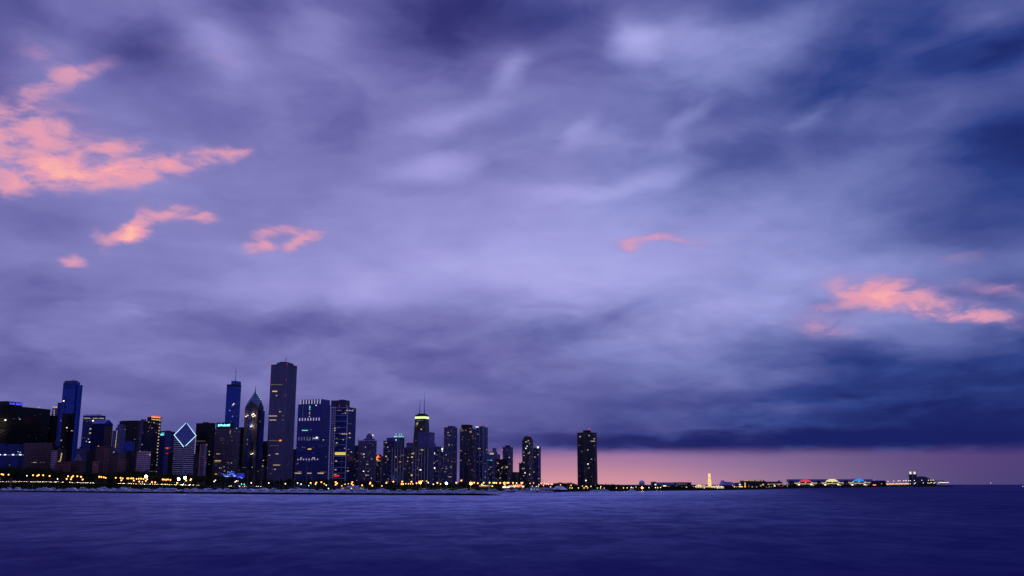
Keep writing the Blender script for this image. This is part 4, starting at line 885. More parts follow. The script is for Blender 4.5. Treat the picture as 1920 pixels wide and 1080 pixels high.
for x_ in (919.5, 922, 924.5): T.win(x_, 850.6, 2.6, 3, 'w', 'window', 1.0)
T = simple('apartment_tower', 'short blue-grey slab with a turquoise roof light and pale ribs', 913, 924, 928, 863, 2400, apart, lit=14, seed=61, cols='dfwd'); T.ribs(ribd, 16, .9, .7, 0, T.h, (-.9, .9)); T.wins([(915,863,1.8,1,'T'),(921,863,4,1,'T'),(920,876,5,1.6,'d')])
T = Tower('apartment_tower', 'far mauve tower with chamfered corners and a dark roof cap', B, 941, 956, 963, 838, 2800)
w, d, h = T.w/2, T.d/2, T.h; c_ = .3
oct_ = lambda k: [(-w*k,-d*k*(1-c_)),(-w*k*(1-c_),-d*k),(w*k*(1-c_),-d*k),(w*k,-d*k*(1-c_)),(w*k,d*k*(1-c_)),(w*k*(1-c_),d*k),(-w*k*(1-c_),d*k),(-w*k,d*k*(1-c_))]
T.body = MB().prism(oct_(1), 0, h).build('wall', mauve, T.o); MB().prism(oct_(.5), h + .003, h + 5).build('roof_cap', roofd, T.o); T.scatter(22, 62, 'dfwd', .2, .95, 1.2, 1.0); T.wins([(941.6,843.6,1.6,1.6,'w'),(955,857.6,2,1.8,'w')])
T = simple('apartment_block', 'dark wide block full of scattered lights below the far mauve tower', 929, 951, 959, 862, 2300, apartd, lit=44, seed=63, cols='wdwdfd'); T.wins([(950.2,875.8,2.6,2.4,'y'),(947.6,875.2,1.4,2.4,'d'),(933.6,869,3.2,1.4,'w'),(941.2,877.4,2,1.8,'w'),(934.6,881.4,1.8,1.8,'w'),(938,896,1.8,1.8,'w')])
simple('apartment_block', 'low dark block on the skyline beside the chamfered tower', 957, 968, 977, 886, 2600, dark2, lit=6, seed=64, cols='f')
simple('apartment_block', 'dark shoulder block attached to the left of the chamfered tower', 973, 980, 984, 869, 2450, apartd, lit=6, seed=65, cols='fd', pent=[(-.4,.6,-.5,.5,3)])
T = Tower('apartment_tower', 'dark tower with a chamfered crown in front of the pink sunset gap', B, 979, 992, 1000, 826, 2300)
w, d, h = T.w/2, T.d/2, T.h; kk = T.o.location.y/F_PX
T.body = T.box('wall', apartd); MB().loft([[(x*w, y*d, h + .002) for x, y in ((-1,-1),(1,-1),(1,1),(-1,1))], [(x*w*.62, y*d*.62, h + 6.5*kk) for x, y in ((-1,-1),(1,-1),(1,1),(-1,1))]]).build('chamfered_crown', roofd, T.o)
MB().box(-w*.58, w*.58, -d*.58, d*.58, h + 6.5*kk + .003, h + 8*kk).build('roof_box', roofd, T.o); T.beacon(.5, 0, h + 8*kk, 'r', .8)
T.wins([(986,828.5,2.2,1.8,'w'),(990.6,826,2.2,1.4,'w'),(989,828,5,1.2,'d'),(992.6,831.5,2,1.8,'w'),(988.4,836.6,1.8,1.8,'c'),(986,840.6,1.8,1.8,'W'),(992.6,848.6,2,2.6,'y'),(982.2,848.2,1.4,1.2,'w'),(990.4,850,1.6,1.4,'w'),(982.6,854,2,1.2,'w'),(982.6,867,1.8,1.4,'w'),(979.6,878.4,1.4,2,'w'),(982.4,878.4,1.4,2,'w'),(984.4,886.6,1.8,1.8,'W'),(993,889.6,1.8,1.8,'W'),(994,878,1.6,1.2,'w'),(994,873.6,1.2,1.2,'d'),(982,892,1.4,1.4,'w'),(982,846,1.2,1.2,'d')])
T.scatter(26, 66, 'fdfdw', .05, .9, 1.0, .8)
T = simple('apartment_tower', 'slim blue-grey tower with a cream lit cap at the sunset edge', 998, 1009, 1014, 840, 2450, F('facade_blue_grey','2a3058','141838',3.4,3.1,.6,.6,.02,lk=.4), lit=18, seed=67, cols='fdfw')
for x_ in (1001, 1003.5, 1006): T.win(x_, 839, 2.2, 2.2, 'd', 'crown_light')
T.win(1008.6, 838.8, 3.4, 3, 'W', 'crown_light'); T.wins([(1003,857,2,1.8,'w'),(1009,852.4,1.8,1.4,'w'),(1001,885,2,1.4,'w'),(1010,897.6,4,1.2,'w')])
T.box('crown', ribd, -.98, .98, -.98, .98, T.h + 1.41, T.h + 4)
# --- lone lakeside tower, three lobes
T = Tower('lakeside_tower', 'lone black curved tower standing apart against the pink sky', B, 1082.3, 1110, 1119.2, 812, 2050, zb=3)
w, d, h = T.w/2, T.d/2, T.h
T.o.rotation_euler = (0, 0, 0); c = at(1100.5, 812, 2050); T.o.location = (c.x, 2050, 3); T.rot = 0; rad = 18.7 * 2050 / F_PX; T.w, T.d = rad*2, rad*2*.9
T.inv = (Matrix.Translation(T.o.location)).inverted()
poly = [(rad*1.02*(1 - .10*(.5 - .5*math.cos(3*(a - R(30))))) * math.cos(a), rad*.95*(1 - .10*(.5 - .5*math.cos(3*(a - R(30))))) * math.sin(a)) for a in [2*PI*i/48 for i in range(48)]]
T.body = MB().prism(poly, 0, h).build('wall', F('facade_bronze_glass','0e1026','0a0c20',3.2,3,.8,.7,.02,lk=.4), T.o)
MB().prism([(x*1.012, y*1.012) for x, y in poly], h - 9, h - 7.5).prism([(x*1.012, y*1.012) for x, y in poly], h - 1.4, h + .6).build('crown_bands', mat_plain('band_black', '1c1e38', .6), T.o)
MB().cyl(0, 0, h + .003, h + 4.5, 8, 8, 14).build('penthouse', roofd, T.o); MB().cyl(0, 0, h + 4.503, h + 5.6, 8.6, 8.6, 14).build('penthouse_rim', roofg, T.o)
T.beacon(.22, -.3, h + 5, 'r', 1.6)
T.d = T.d * 1.02
for a in ((1088,818.6,2.2,1.8,'w'),(1090,817,1,1,'d'),(1104.4,816.6,1.8,1.8,'w'),(1114.6,822.6,2,1.6,'w'),(1106,827,2,1,'d'),(1110,827.2,3,1.4,'w'),(1114,827,3.4,1.4,'w'),(1086,834.6,3,.9,'d'),(1114,835.6,2.4,1,'d'),(1102,843.6,2,1.8,'w'),(1091.4,846.6,2.2,1.6,'d'),(1109,861,2,1.4,'w'),(1116,861,1,1,'d'),(1102.4,870,2,1.8,'W'),(1106,867,1,1.4,'d'),(1104,877.6,1.6,1.6,'w'),(1109,893.6,1.4,1.2,'d'),(1098.6,901,2.2,2.2,'W'),(1086.6,892.6,1.6,1,'d'),(1096,884,1,1,'f'),(1084,858,1,1,'f')): 
    o = T.win(*a, 'window', 2.0); xx = min(.93, abs(o.location.x) / (rad*1.02)); o.location.y = -rad*.95*math.sqrt(1 - xx*xx)*.98

# ================================================================ park: trees, lamps, cars, band shell
rnd = random.Random(21)
def mat_leaf(name, col):
    m = bpy.data.materials.new(name); m.use_nodes = True; t = NT(m.node_tree); b = t.n['Principled BSDF']
    oi = t.new('ShaderNodeObjectInfo').outputs['Random']
    geo = t.new('ShaderNodeTexCoord').outputs['Object']
    k = t.math('MULTIPLY', t.smooth(t.noise(geo, .35, 3, .6), .3, .7, .5, 1.5), t.math('MULTIPLY_ADD', oi, .7, .65))
    t.put(b.inputs['Base Color'], t.vmath('SCALE', lin(col)[:3], scale=k)); b.inputs['Roughness'].default_value = .9
    b.inputs['Specular IOR Level'].default_value = .1
    return m
leafm = mat_leaf('tree_leaves', '20291c'); barkm = mat_plain('tree_bark', '1c1816', .95)
def crown_mesh(seed, flat=False):
    r = random.Random(seed); m = MB(); lobes = []
    for i in range(9):
        a = r.uniform(0, 2*PI); q = r.uniform(0, .26); lobes.append((q*math.cos(a), q*math.sin(a), r.uniform(.36, .80), r.uniform(.13, .24)))
    for i in range(620):
        lx, ly, lz, lr = r.choice(lobes); u = Vector((r.gauss(0,1), r.gauss(0,1), r.gauss(0,1))).normalized() * lr * r.uniform(.55, 1.08)
        c = Vector((lx, ly, lz)) + u; a = Vector((r.gauss(0,1), r.gauss(0,1), r.gauss(0,1))).normalized(); b = a.orthogonal().normalized(); s_ = r.uniform(.022, .045)
        d_ = a.cross(b) * s_; b = b * s_
        m.add([c - b, c + d_, c + b, c - d_], [(0,1,2,3)])
    return m
def tree_proto(seed):
    r = random.Random(seed)
    t_ = empty('park_tree', (0,0,-50))
    m = MB().cyl(0, 0, 0, .42, .028, .014, 6)
    for i in range(5):
        a = r.uniform(0, 2*PI); m.tube((0, 0, .22 + .04*i), (.2*math.cos(a), .2*math.sin(a), .5 + .05*i), .008, 4)
    m.build('trunk', barkm, t_); crown_mesh(seed).build('crown', leafm, t_)
    return t_
protos = [tree_proto(s_) for s_ in (1, 2, 3, 4, 5)]; first = [True]*5
def put_tree(px, Y, z, ytop, group, phrase, wide=1.0):
    k = rnd.randrange(5); p = protos[k]
    o = p if first[k] else copy_tree(p); first[k] = False
    hh = max(4.0, (at(px, ytop, Y).z - z) / .97)
    o.location = gpt(px, Y, z); o.rotation_euler = (0, 0, rnd.uniform(0, 6.28)); ww = hh * wide * rnd.uniform(.9, 1.15)
    o.scale = (ww, ww, hh); o['category'] = 'tree'; o['group'] = group; placed(o, phrase, px)
    return o
TOPS = [(-40,872),(0,873),(50,876),(68,874),(92,876),(120,882),(160,885),(200,887),(225,884),(243,880),(265,881),(290,884),(320,886),(360,888),(400,890),(440,893),(500,896),(520,897),(560,896),(620,897),(660,899),(700,901),(760,903),(850,903),(900,906),(960,909),(1000,913)]
px = -40.0
while px < 1000:                                  # back row, tall; front row, lower, further apart
    yt = interp(TOPS, px) + rnd.uniform(-.8, 2.2)
    put_tree(px, shore(px) + rnd.uniform(225, 300), rise(px) + .3, yt, 'tall trees at the back of the park', 'tall back-row tree')
    px += rnd.uniform(6.5, 9.5)
px = -36.0
while px < 1000:
    yt = interp(TOPS, px) + rnd.uniform(4, 9)
    yt = min(yt, 907.5)
    put_tree(px, shore(px) + rnd.uniform(180, 215), rise(px) + .3, yt, 'smaller trees at the front of the park', 'small front-row tree', 1.25)
    px += rnd.uniform(8, 13)
hedge = MB()                                      # unbroken shrub planting under the trees
for i in range(230):
    px = -60 + i * 4.7; c = gpt(px, shore(px) + rnd.uniform(215, 235), rise(px) + .2)
    for j in range(26):
        q = c + Vector((rnd.uniform(-4, 4), rnd.uniform(-2, 2), rnd.uniform(0, 4.2))); a = Vector((rnd.gauss(0,1), rnd.gauss(0,1), rnd.gauss(0,1))).normalized(); b = a.orthogonal().normalized() * rnd.uniform(.5, 1.1); d_ = a.cross(b)
        hedge.add([q - b, q + d_, q + b, q - d_], [(0,1,2,3)])
tag(hedge.build('shrubbery', leafm), 'dark unbroken shrub planting under the park trees', 'shrubs', None, 'stuff')
# mounds of trees on the right
for (a, b, tops) in ((1033, 1080, [(1030,911),(1036,908.5),(1043,904.5),(1060,904.6),(1074,904.8),(1080,908),(1083,911)]), (1120, 1176, [(1118,907.5),(1130,907),(1150,907),(1160,907.8),(1168,910),(1178,914)])):
    px = a
    while px < b:
        put_tree(px, shore(px) + rnd.uniform(20, 60), 2.2, interp(tops, px) + rnd.uniform(0, .9), 'lakeside trees on the right shore', 'dense lakeside tree', 1.5); px += rnd.uniform(2.6, 3.6)
px = 1180
while px < 1300:
    put_tree(px, shore(px) + 25, 2.2, 912.6 + rnd.uniform(0, 2), 'low trees along the far pier shore', 'low far-shore tree', 1.6); px += rnd.uniform(4, 8)
px = 1368
while px < 1660:
    if rnd.random() < .75: put_tree(px, shore(px) + 12, 2.2, interp([(1368,909),(1440,908),(1540,906.5),(1660,905.5)], px) + rnd.uniform(0, 2.4), 'low trees along the far pier shore', 'low far-shore tree', 1.3)
    px += rnd.uniform(5, 10)

# lamps ------------------------------------------------------------------
polem = mat_plain('lamp_pole', '202024', .6, .3)
LCOL = {'a': ('ff9a44', 5, (1,.5,.18)), 'w': ('fff0d8', 2.6, (1,.9,.75)), 'g': ('50f0b0', 3, (.4,1,.7)), 'F': ('e6ffd0', 22, (.85,1,.75)), 'O': ('ff8c28', 22, (1,.5,.15)), 'L': ('e8f4ff', 16, (.85,.92,1)), 'y': ('ffd050', 3, (1,.75,.3)), 's': ('ffb060', 2.5, (1,.6,.3))}
LNAME = {'a': 'glowing amber park lamp', 'w': 'glowing white park lamp', 'g': 'small green-glowing lamp', 'F': 'dazzling greenish floodlight', 'O': 'dazzling orange floodlight', 'L': 'dazzling bluish floodlight', 'y': 'glowing yellow lamp', 's': 'small orange lamp'}
lampdata = {}
def lamp(px, py, c='a', dd=None, zg=None, r=None, D=None, energy=None, name=None):
    D = D or shore(px) + (dd if dd is not None else rnd.uniform(95, 170))
    zg = rise(px) + .2 if zg is None else zg
    p = at(px, py, D); p.z = max(p.z, zg + 2.5)
    r = r or {'a': 1.05, 'w': .8, 'g': .75, 'F': 2.0, 'O': 2.0, 'L': 1.8, 'y': .9, 's': .6}[c]
    r *= D / 1500
    o = empty('park_lamp' if c not in 'FOL' else 'floodlight', (p.x, p.y, zg), 0, None, 'lamp', {'a':'amber park lamps','w':'white park lamps','g':'green lamps','F':'floodlights','O':'floodlights','L':'floodlights','y':'yellow lamps','s':'small orange lamps'}[c])
    H = p.z - zg
    k = (c, round(r, 1))
    if k not in lampdata:
        gm = mat_glow('lamp_glow_' + LNAME[c].replace(' ', '_'), LCOL[c][0], LCOL[c][1])
        lampdata[k] = (MB().ball(0, 0, 0, round(r, 1), 8, 6).mesh('lantern', gm), MB().cyl(0, 0, 0, 1, .16, .10, 6).mesh('pole', polem), MB().cyl(0, 0, round(r,1)*.9, round(r,1)*1.15, round(r,1)*.7, .1, 8).mesh('cap', polem))
    for nm, me in zip(('lantern', 'pole', 'cap'), lampdata[k]):
        q = bpy.data.objects.new(nm, me); COL.objects.link(q); q.parent = ln if nm == 'cap' else o
        if nm == 'lantern': ln = q
        if nm == 'pole': q.scale = (1, 1, H - r*.8)
        elif nm == 'lantern': q.location = (0, 0, H)
    e = energy if energy is not None else {'a': 350, 'w': 700, 'g': 1200, 'F': 34000, 'O': 34000, 'L': 26000, 'y': 300, 's': 150}[c]
    l = bpy.data.lights.new('lamp_light', 'POINT'); l.energy = e; l.color = LCOL[c][2]; l.shadow_soft_size = r
    q = bpy.data.objects.new('lamp_light', l); COL.objects.link(q); q.parent = o; q.location = (0, -r*1.6, H)
    placed(o, LNAME[c], px)
    return o
A = [(3,889),(6,890),(16,890),(62,891),(70,892),(72.6,890.6),(81,891),(93,892.5),(127.5,893),(125,898),(134.5,895),(137,892.6),(133,898.5),(145,893),(152,894),(155,899),(186,894),(190,894.3),(194.5,895),(198,896),
 (217,896),(226,896),(230,897),(227.5,900.5),(238.5,897),(241,897),(246,897),(249.8,897),(251,901),(260,897.5),(264.5,897.5),(269,898),(273.5,901.5),(276,898.6),(261,903),(285,904),(291,904.3),(305,899),(307.5,899.2),(311.5,899.5),(315,899),(319.5,899.8),(332,905.5),(349,900.8),(357,900.2),(358.4,898.4),
 (582.5,905.5),(593,905),(602.5,904),(629.5,904),(632,906.3),(629.5,908.5),(660.5,904),(659.5,907),(662,909.5),(679,910),(694.5,905),(693.6,907),(698,910.5),(724.5,905.5),(737.5,903),(754,903),(753,907.5),(756,907.5),(771.5,903.3),(781,906),(820,905.4),(865,901),(855.5,905),
 (918,905),(925,905.3),(927.4,905.4),(930.5,905.5),(938,905.5),(944.6,905.6),(946.4,905.2),(951,905.4),(953.6,905.2),(946,908.3),(962,905.4),(979.5,905.3),(977.6,905.5),(889,905),(896,906),(907,905),(903.5,908.3)]
for x_, y_ in A: lamp(x_, y_, 'a')
for x_, y_ in ((50.5,892),(108,898),(256,898),(401.5,902.6),(404,900.6),(441,903.6),(443.2,901.8),(471,905.4),(504,905.6),(535,907),(564.5,907.6),(591.5,908),(611.5,909.6),(803,905),(812.5,908),(558,905.6),(968.6,905.6)): lamp(x_, y_, 'w')
for x_, y_ in ((453,907.6),(458,908),(561.5,910.6),(579,910.6)): lamp(x_, y_, 'g')
for x_, y_ in ((446.4,902),(267,903.6),(608,907),(641,912),(647,908),(653,907),(716,911.6),(761,907),(766,907.2),(770,907),(774,907.2),(800,902.2),(826,907.5),(792,901.6),(923.5,911.6),(922.6,915.4)): lamp(x_, y_, 'y', r=.7)
for x_, y_ in ((274,893.3),(335,898),(347,895.6)): lamp(x_, y_, 'F', dd=110)
for x_, y_ in ((788,904.6),(883,906.6)): lamp(x_, y_, 'O', dd=100)
lamp(837, 906.2, 'L', dd=60); lamp(616, 916, 'w', dd=-60, zg=.2, r=.7)
# the road's cars, bumper to bumper with their headlamps on
carm = [mat_plain('car_paint_' + n_, c_, .35, .2) for n_, c_ in (('silver','8a8a90'),('black','121216'),('white','b8b8b8'),('red','5a1418'),('blue','1c2c58'))]
tyre = mat_plain('car_tyre', '0c0c0c', .9); gls = mat_plain('car_glass', '0a0c14', .1); hl = mat_glow('headlight_glow', 'ffe2b0', 14); tl = mat_glow('taillight_glow', 'ff3018', .8)
def car_proto(mt):
    o = empty('car', (0,0,-60))
    sec = lambda pts: [[(x, y, z) for x, z in pts] for y in (-.9, .9)]
    MB().loft(sec([(-2.25,.35),(2.25,.35),(2.3,.75),(1.1,.95),(-2.2,1.0),(-2.3,.7)])).build('body', mt, o)
    MB().loft([[(-1.9,-.8,1.0),(1.0,-.8,.96),(.3,-.7,1.45),(-1.4,-.7,1.45)],[(-1.9,.8,1.0),(1.0,.8,.96),(.3,.7,1.45),(-1.4,.7,1.45)]]).build('cabin', gls, o)
    for x, y in ((-1.4,-.85),(1.4,-.85),(-1.4,.85),(1.4,.85)):
        MB().loft([[(x + .33*math.cos(a), y + s_, .33 + .33*math.sin(a)) for a in [2*PI*i/10 for i in range(10)]] for s_ in (-.1, .1)]).build('wheel', tyre, o)
    for y in (-.6, .6):
        MB().ball(2.27, y, .68, .20, 6, 4).build('headlight', hl, o); MB().box(-2.36, -2.28, y - .15, y + .15, .6, .8).build('taillight', tl, o)
    return o
cps = [car_proto(m_) for m_ in carm]; cused = [False]*5
def put_car(px, lane):
    k = rnd.randrange(5); o = cps[k] if not cused[k] else copy_tree(cps[k]); cused[k] = True
    Y = shore(px) + 62 + (4 if lane == 0 else 9 if lane == 1 else 15); o.location = gpt(px, Y, rise(px) + .16); o.rotation_euler = (0, 0, rnd.uniform(-.1, .1) + (PI + .5 if lane < 1 else -.5))
    o['category'] = 'car'; o['group'] = 'cars queuing on the shore road'; placed(o, ['silver','black','white','dark red','blue'][k] + ' car', px)
for a, b, st in ((0,58,3.4),(60,117,2.6),(130,181,3.0),(225,303,4.0),(311,362,3.4),(433,437,2.2),(452,496,2.5)):
    x_ = a
    while x_ < b: put_car(x_, rnd.choice((0, 0, 1))); x_ += st * rnd.uniform(.8, 1.3)
# low sand-coloured parapet behind the road, brightened by added point lights that have no fixtures
for a, b in ((-5,117),(130,181),(225,362),(368,374),(432,438),(452,496)):
    m = MB(); n = max(2, int((b - a) / 6))
    for i in range(n):
        p0, p1 = a + (b - a)*i/n, a + (b - a)*(i + 1)/n
        P, Q = gpt(p0, shore(p0) + 86, rise(p0)), gpt(p1, shore(p1) + 86, rise(p1))
        m.add([(P.x,P.y,P.z),(Q.x,Q.y,Q.z),(Q.x,Q.y,Q.z+1.5),(P.x,P.y,P.z+1.5),(P.x,P.y+.5,P.z),(Q.x,Q.y+.5,Q.z),(Q.x,Q.y+.5,Q.z+1.5),(P.x,P.y+.5,P.z+1.5)], [(0,1,2,3),(3,2,6,7),(5,4,7,6)])
    o = m.build('parapet_wall', M_conc); o['category'] = 'wall'; o['group'] = 'parapets behind the shore road'; placed(o, 'low amber-lit parapet wall', (a + b)/2)
    for i in range(max(1, int((b - a) / 10))):
        p0 = a + (b - a) * (i + .5) / max(1, int((b - a) / 10)); Y = shore(p0) + 80
        l = bpy.data.lights.new('parapet_fill_light', 'POINT'); l.energy = 2200; l.color = (1, .72, .45); l.shadow_soft_size = .3
        q = bpy.data.objects.new('parapet_fill_light', l); COL.objects.link(q); q.location = gpt(p0, Y, rise(p0) + 2.6)
# band shell of curling steel ribbons, lit blue
bs = empty('band_shell', gpt(419, 1830, 8), GRID, 'blue-lit concert shell of curling pale steel ribbons above the trees', 'band shell')
stl = mat_plain('brushed_steel', 'a8a4c8', .35, .6)
kk = 1830 / F_PX
def ribbon(px, y0, y1, wpx, curl):
    c = at(px, y1, 1830) - bs.location; h_ = (y1 - y0) * kk; m = MB(); n = 9; rows = []
    for j in range(6):
        v = j / 5; row = []
        for i in range(n):
            u = i / (n - 1) - .5; row.append((c.x + u * wpx * kk + curl * (v**2) * 4, c.y + 5 * (u*2)**2 - v*v*6, c.z + v * h_ * (1 - (u*1.5)**2 * .55)))
        rows.append(row)
    back = [[(x, y + .5, z) for x, y, z in r_] for r_ in rows]
    m.loft(rows, cap=False, close=False); m.loft(back, cap=False, close=False); return m.build('steel_ribbon', stl, bs)
ribbon(408.5, 885, 891, 8, 1); ribbon(417.5, 887, 892, 8, -1); ribbon(428, 884, 893.5, 11, 1); ribbon(434, 883.6, 891, 6, 1.6); ribbon(440, 885, 893, 7, -1)
for x_, y_, w_ in ((427,892.8,3),(431,893.2,4)):
    p = at(x_, y_, 1822) - bs.location; MB().box(p.x - w_*kk/2, p.x + w_*kk/2, p.y - 1, p.y, p.z - .8, p.z + .8).build('stage_light', glow('b'), bs)
for x_, e_ in ((428, 60000), (434, 30000), (412, 12000)):
    l = bpy.data.lights.new('stage_lamp', 'POINT'); l.energy = e_*.16; l.color = (.15, .3, 1); l.shadow_soft_size = 1
    q = bpy.data.objects.new('stage_lamp', l); COL.objects.link(q); q.location = at(x_, 891, 1812)
pv = Tower('lit_pavilion', 'small blue-lit glass pavilion right of the curling band shell', 'pavilion', 444, 456, 458.5, 888.5, 1840, zb=8)
pv.box('wall', F('facade_pavilion','7078c0','3a48c0',4,6,.8,.8,0)); pv.box('roof', stl, -1.05, 1.05, -1.1, 1.1, pv.h + .004, pv.h + .8)
pv.win(452, 896.4, 4.6, 1.8, 'b', 'stage_light', 1.0); pv.win(450, 894.6, 8, 1.6, 'B', 'stage_light', .9)
l = bpy.data.lights.new('stage_lamp', 'POINT'); l.energy = 8000; l.color = (.15, .25, 1); l.shadow_soft_size = 1
q = bpy.data.objects.new('stage_lamp', l); COL.objects.link(q); q.location = at(452, 893, 1818)

# ================================================================ harbour: moored boats
rnd = random.Random(77)
hullm = [mat_plain('hull_white', 'b4bae0', .35), mat_plain('hull_navy', '1a2450', .3), mat_plain('hull_cream', 'b8b0a8', .4)]
deckm = mat_plain('deck_white', 'b8bee6', .5); bglass = mat_plain('boat_glass', '0a0e20', .08); canvas = mat_plain('sail_cover_blue', '1c2c68', .8); canv2 = mat_plain('bimini_canvas', '30304a', .8); mastm = mat_plain('mast_alloy', '55556c', .4, .5)
def hull(L, Bm, Fb, mt, o):
    st = [(-.5,.80,.0),(-.3,.95,0),(0,1,.04),(.25,.82,.12),(.42,.42,.24),(.5,.04,.34)]; rings = []
    for f, b, s_ in st:
        x = f*L; w_ = b*Bm/2; z = Fb*(1 + s_)
        rings.append([(x, -w_, z), (x, -w_*.86, 0), (x - f*L*.04, -w_*.3, -.35), (x - f*L*.04, w_*.3, -.35), (x, w_*.86, 0), (x, w_, z), (x, 0, z + .06)])
    return MB().loft(rings).build('hull', mt, o)
def cruiser(L, mt, fly):
    o = empty('motor_cruiser' if not fly else 'motor_yacht', (0,0,-80)); Bm = L*.32; Fb = L*.12
    hull(L, Bm, Fb, mt, o); z = Fb
    cb = MB().loft([[(-.30*L, y, z), (.28*L, y*.8, z + .1), (.16*L, y*.72, z + L*.09), (-.26*L, y*.9, z + L*.10)] for y in (-Bm*.40, Bm*.40)]).build('cabin', deckm, o)
    MB().loft([[(-.22*L, y, z + L*.045), (.215*L, y*.84, z + L*.045), (.175*L, y*.76, z + L*.078), (-.22*L, y*.95, z + L*.08)] for y in (-Bm*.425, Bm*.425)]).build('window_strip', bglass, cb)
    if fly:
        MB().loft([[(-.24*L, y, z + L*.103), (.08*L, y, z + L*.095), (.02*L, y*.9, z + L*.155), (-.24*L, y*.9, z + L*.14)] for y in (-Bm*.33, Bm*.33)]).build('flybridge', deckm, o)
        m = MB().box(-.22*L, -.02*L, -Bm*.32, Bm*.32, z + L*.235, z + L*.245)
        for x in (-.21*L, -.03*L):
            for y in (-Bm*.3, Bm*.3): m.tube((x, y, z + L*.14), (x, y, z + L*.236), .05, 4)
        m.build('bimini_top', canv2, o)
        MB().tube((-.2*L, 0, z + L*.24), (-.24*L, 0, z + L*.36), .05, 4).build('radio_mast', mastm, o)
    else:
        MB().tube((-.15*L, 0, z + L*.1), (-.2*L, 0, z + L*.24), .05, 4).tube((-.17*L, -Bm*.3, z + L*.1), (-.17*L, -Bm*.3, z + L*.16), .04, 4).tube((-.17*L, Bm*.3, z + L*.1), (-.17*L, Bm*.3, z + L*.16), .04, 4).box(-.22*L, -.1*L, -Bm*.33, Bm*.33, z + L*.16, z + L*.168).build('radar_arch', mastm, o)
    MB().tube((.1*L, 0, z + .1), (.49*L, 0, z + L*.085), .04, 4).build('bow_rail', mastm, o)
    return o
def sailer(L, mt):
    o = empty('sailboat', (0,0,-80)); Bm = L*.3; Fb = L*.1
    hull(L, Bm, Fb, mt, o)
    MB().loft([[(-.22*L, y, Fb), (.22*L, y*.6, Fb + .1), (.14*L, y*.55, Fb + L*.05), (-.2*L, y*.85, Fb + L*.055)] for y in (-Bm*.3, Bm*.3)]).build('cabin', deckm, o)
    MB().cyl(.05*L, 0, Fb, Fb + L*1.25, .13, .09, 6).tube((.05*L, -Bm*.3, Fb + L*.75), (.05*L, Bm*.3, Fb + L*.75), .04, 4).build('mast', mastm, o)
    bm_ = MB().tube((.05*L, 0, Fb + L*.13), (-.36*L, 0, Fb + L*.14), .08, 5).build('boom', mastm, o)
    MB().tube((.03*L, 0, Fb + L*.155), (-.35*L, 0, Fb + L*.16), .24, 6).build('sail_cover', canvas, bm_)
    MB().tube((.05*L, 0, Fb + L*1.24), (.49*L, 0, Fb + L*.03), .025, 3).tube((.05*L, 0, Fb + L*1.24), (-.49*L, 0, Fb + .1), .025, 3).build('rigging', mastm, o)
    return o
BP = [(cruiser(10.5, hullm[0], False), 'white motor cruiser'), (cruiser(13, hullm[0], True), 'white flybridge yacht'), (cruiser(9.5, hullm[1], False), 'navy-hulled cruiser'), (sailer(11, hullm[0]), 'white sailboat'), (sailer(9.5, hullm[2]), 'cream-hulled sailboat'), (cruiser(15.5, hullm[0], True), 'large flybridge yacht')]
bused = [False]*len(BP)
spots = []
def put_boat(px, Y, k, sc=1.0, rz=None):
    b, ph = BP[k]; o = b if not bused[k] else copy_tree(b); bused[k] = True
    p = gpt(px, Y, 0); o.location = p; o.rotation_euler = (0, 0, rz if rz is not None else rnd.choice((0, PI)) + rnd.uniform(-.7, .7)); o.scale = (sc,)*3
    o['category'] = 'boat'; o['group'] = {0:'motor cruisers',2:'motor cruisers',1:'flybridge yachts',5:'flybridge yachts',3:'sailboats',4:'sailboats'}[k] + ' moored in the harbour'; placed(o, ph, px)
for row in (0, 1, 3):
    px = -25 + row * 4.0
    while px < 934:
        bw = interp(BW, px); sh = shore(px); f = (.16, .38, .6, .84)[row]; Y = bw + 12 + (sh - bw - 40) * f + rnd.uniform(-8, 8)
        if not (row == 3 and 628 < px < 700):
            k = rnd.choices(range(6), (34, 26, 10, 5, 3, 14) if px < 560 else (26, 22, 8, 18, 8, 12))[0]
            if row == 3 and px < 560: k = rnd.choice((1, 5, 0))
            put_boat(px, Y, k, rnd.uniform(.85, 1.15) * (1.15 if px < 600 else 1.0))
        px += rnd.uniform(13, 19) * (1000 / Y) * 1.15
for px, Y, k in ((945,1150,0),(952,1160,1),(958,1120,2),(966,1170,1),(925,1180,1),(940,1000,4),(988,1150,5),(996,1120,0),(1002,1100,1),(1018,1072,3),(1030,1062,0),(1114,1238,0),(1130,1240,1),(1135,1243,0),(1185,1290,0)): put_boat(px, Y, k, 1.0)
# tall masts that stand clear of the park
for px, Y, sc in ((411,1080,2.3),(421,1100,2.0),(445,1090,2.2),(463,1100,1.9),(474,1060,2.6),(551,1000,2.3),(555,1010,2.0),(572,1010,3.0),(637.5,1000,2.9),(712,980,2.0),(805,960,1.8),(489,1090,2.4),(523,1050,2.0)):
    put_boat(px, Y, 3, sc * .62, rnd.uniform(-.3, .3)); o = PLACED[-1][0]
    o.scale = (sc*.62, sc*.62, sc*.88); PLACED[-1] = (o, 'tall-masted sailboat', px); o['group'] = 'tall sailboats moored in the harbour'
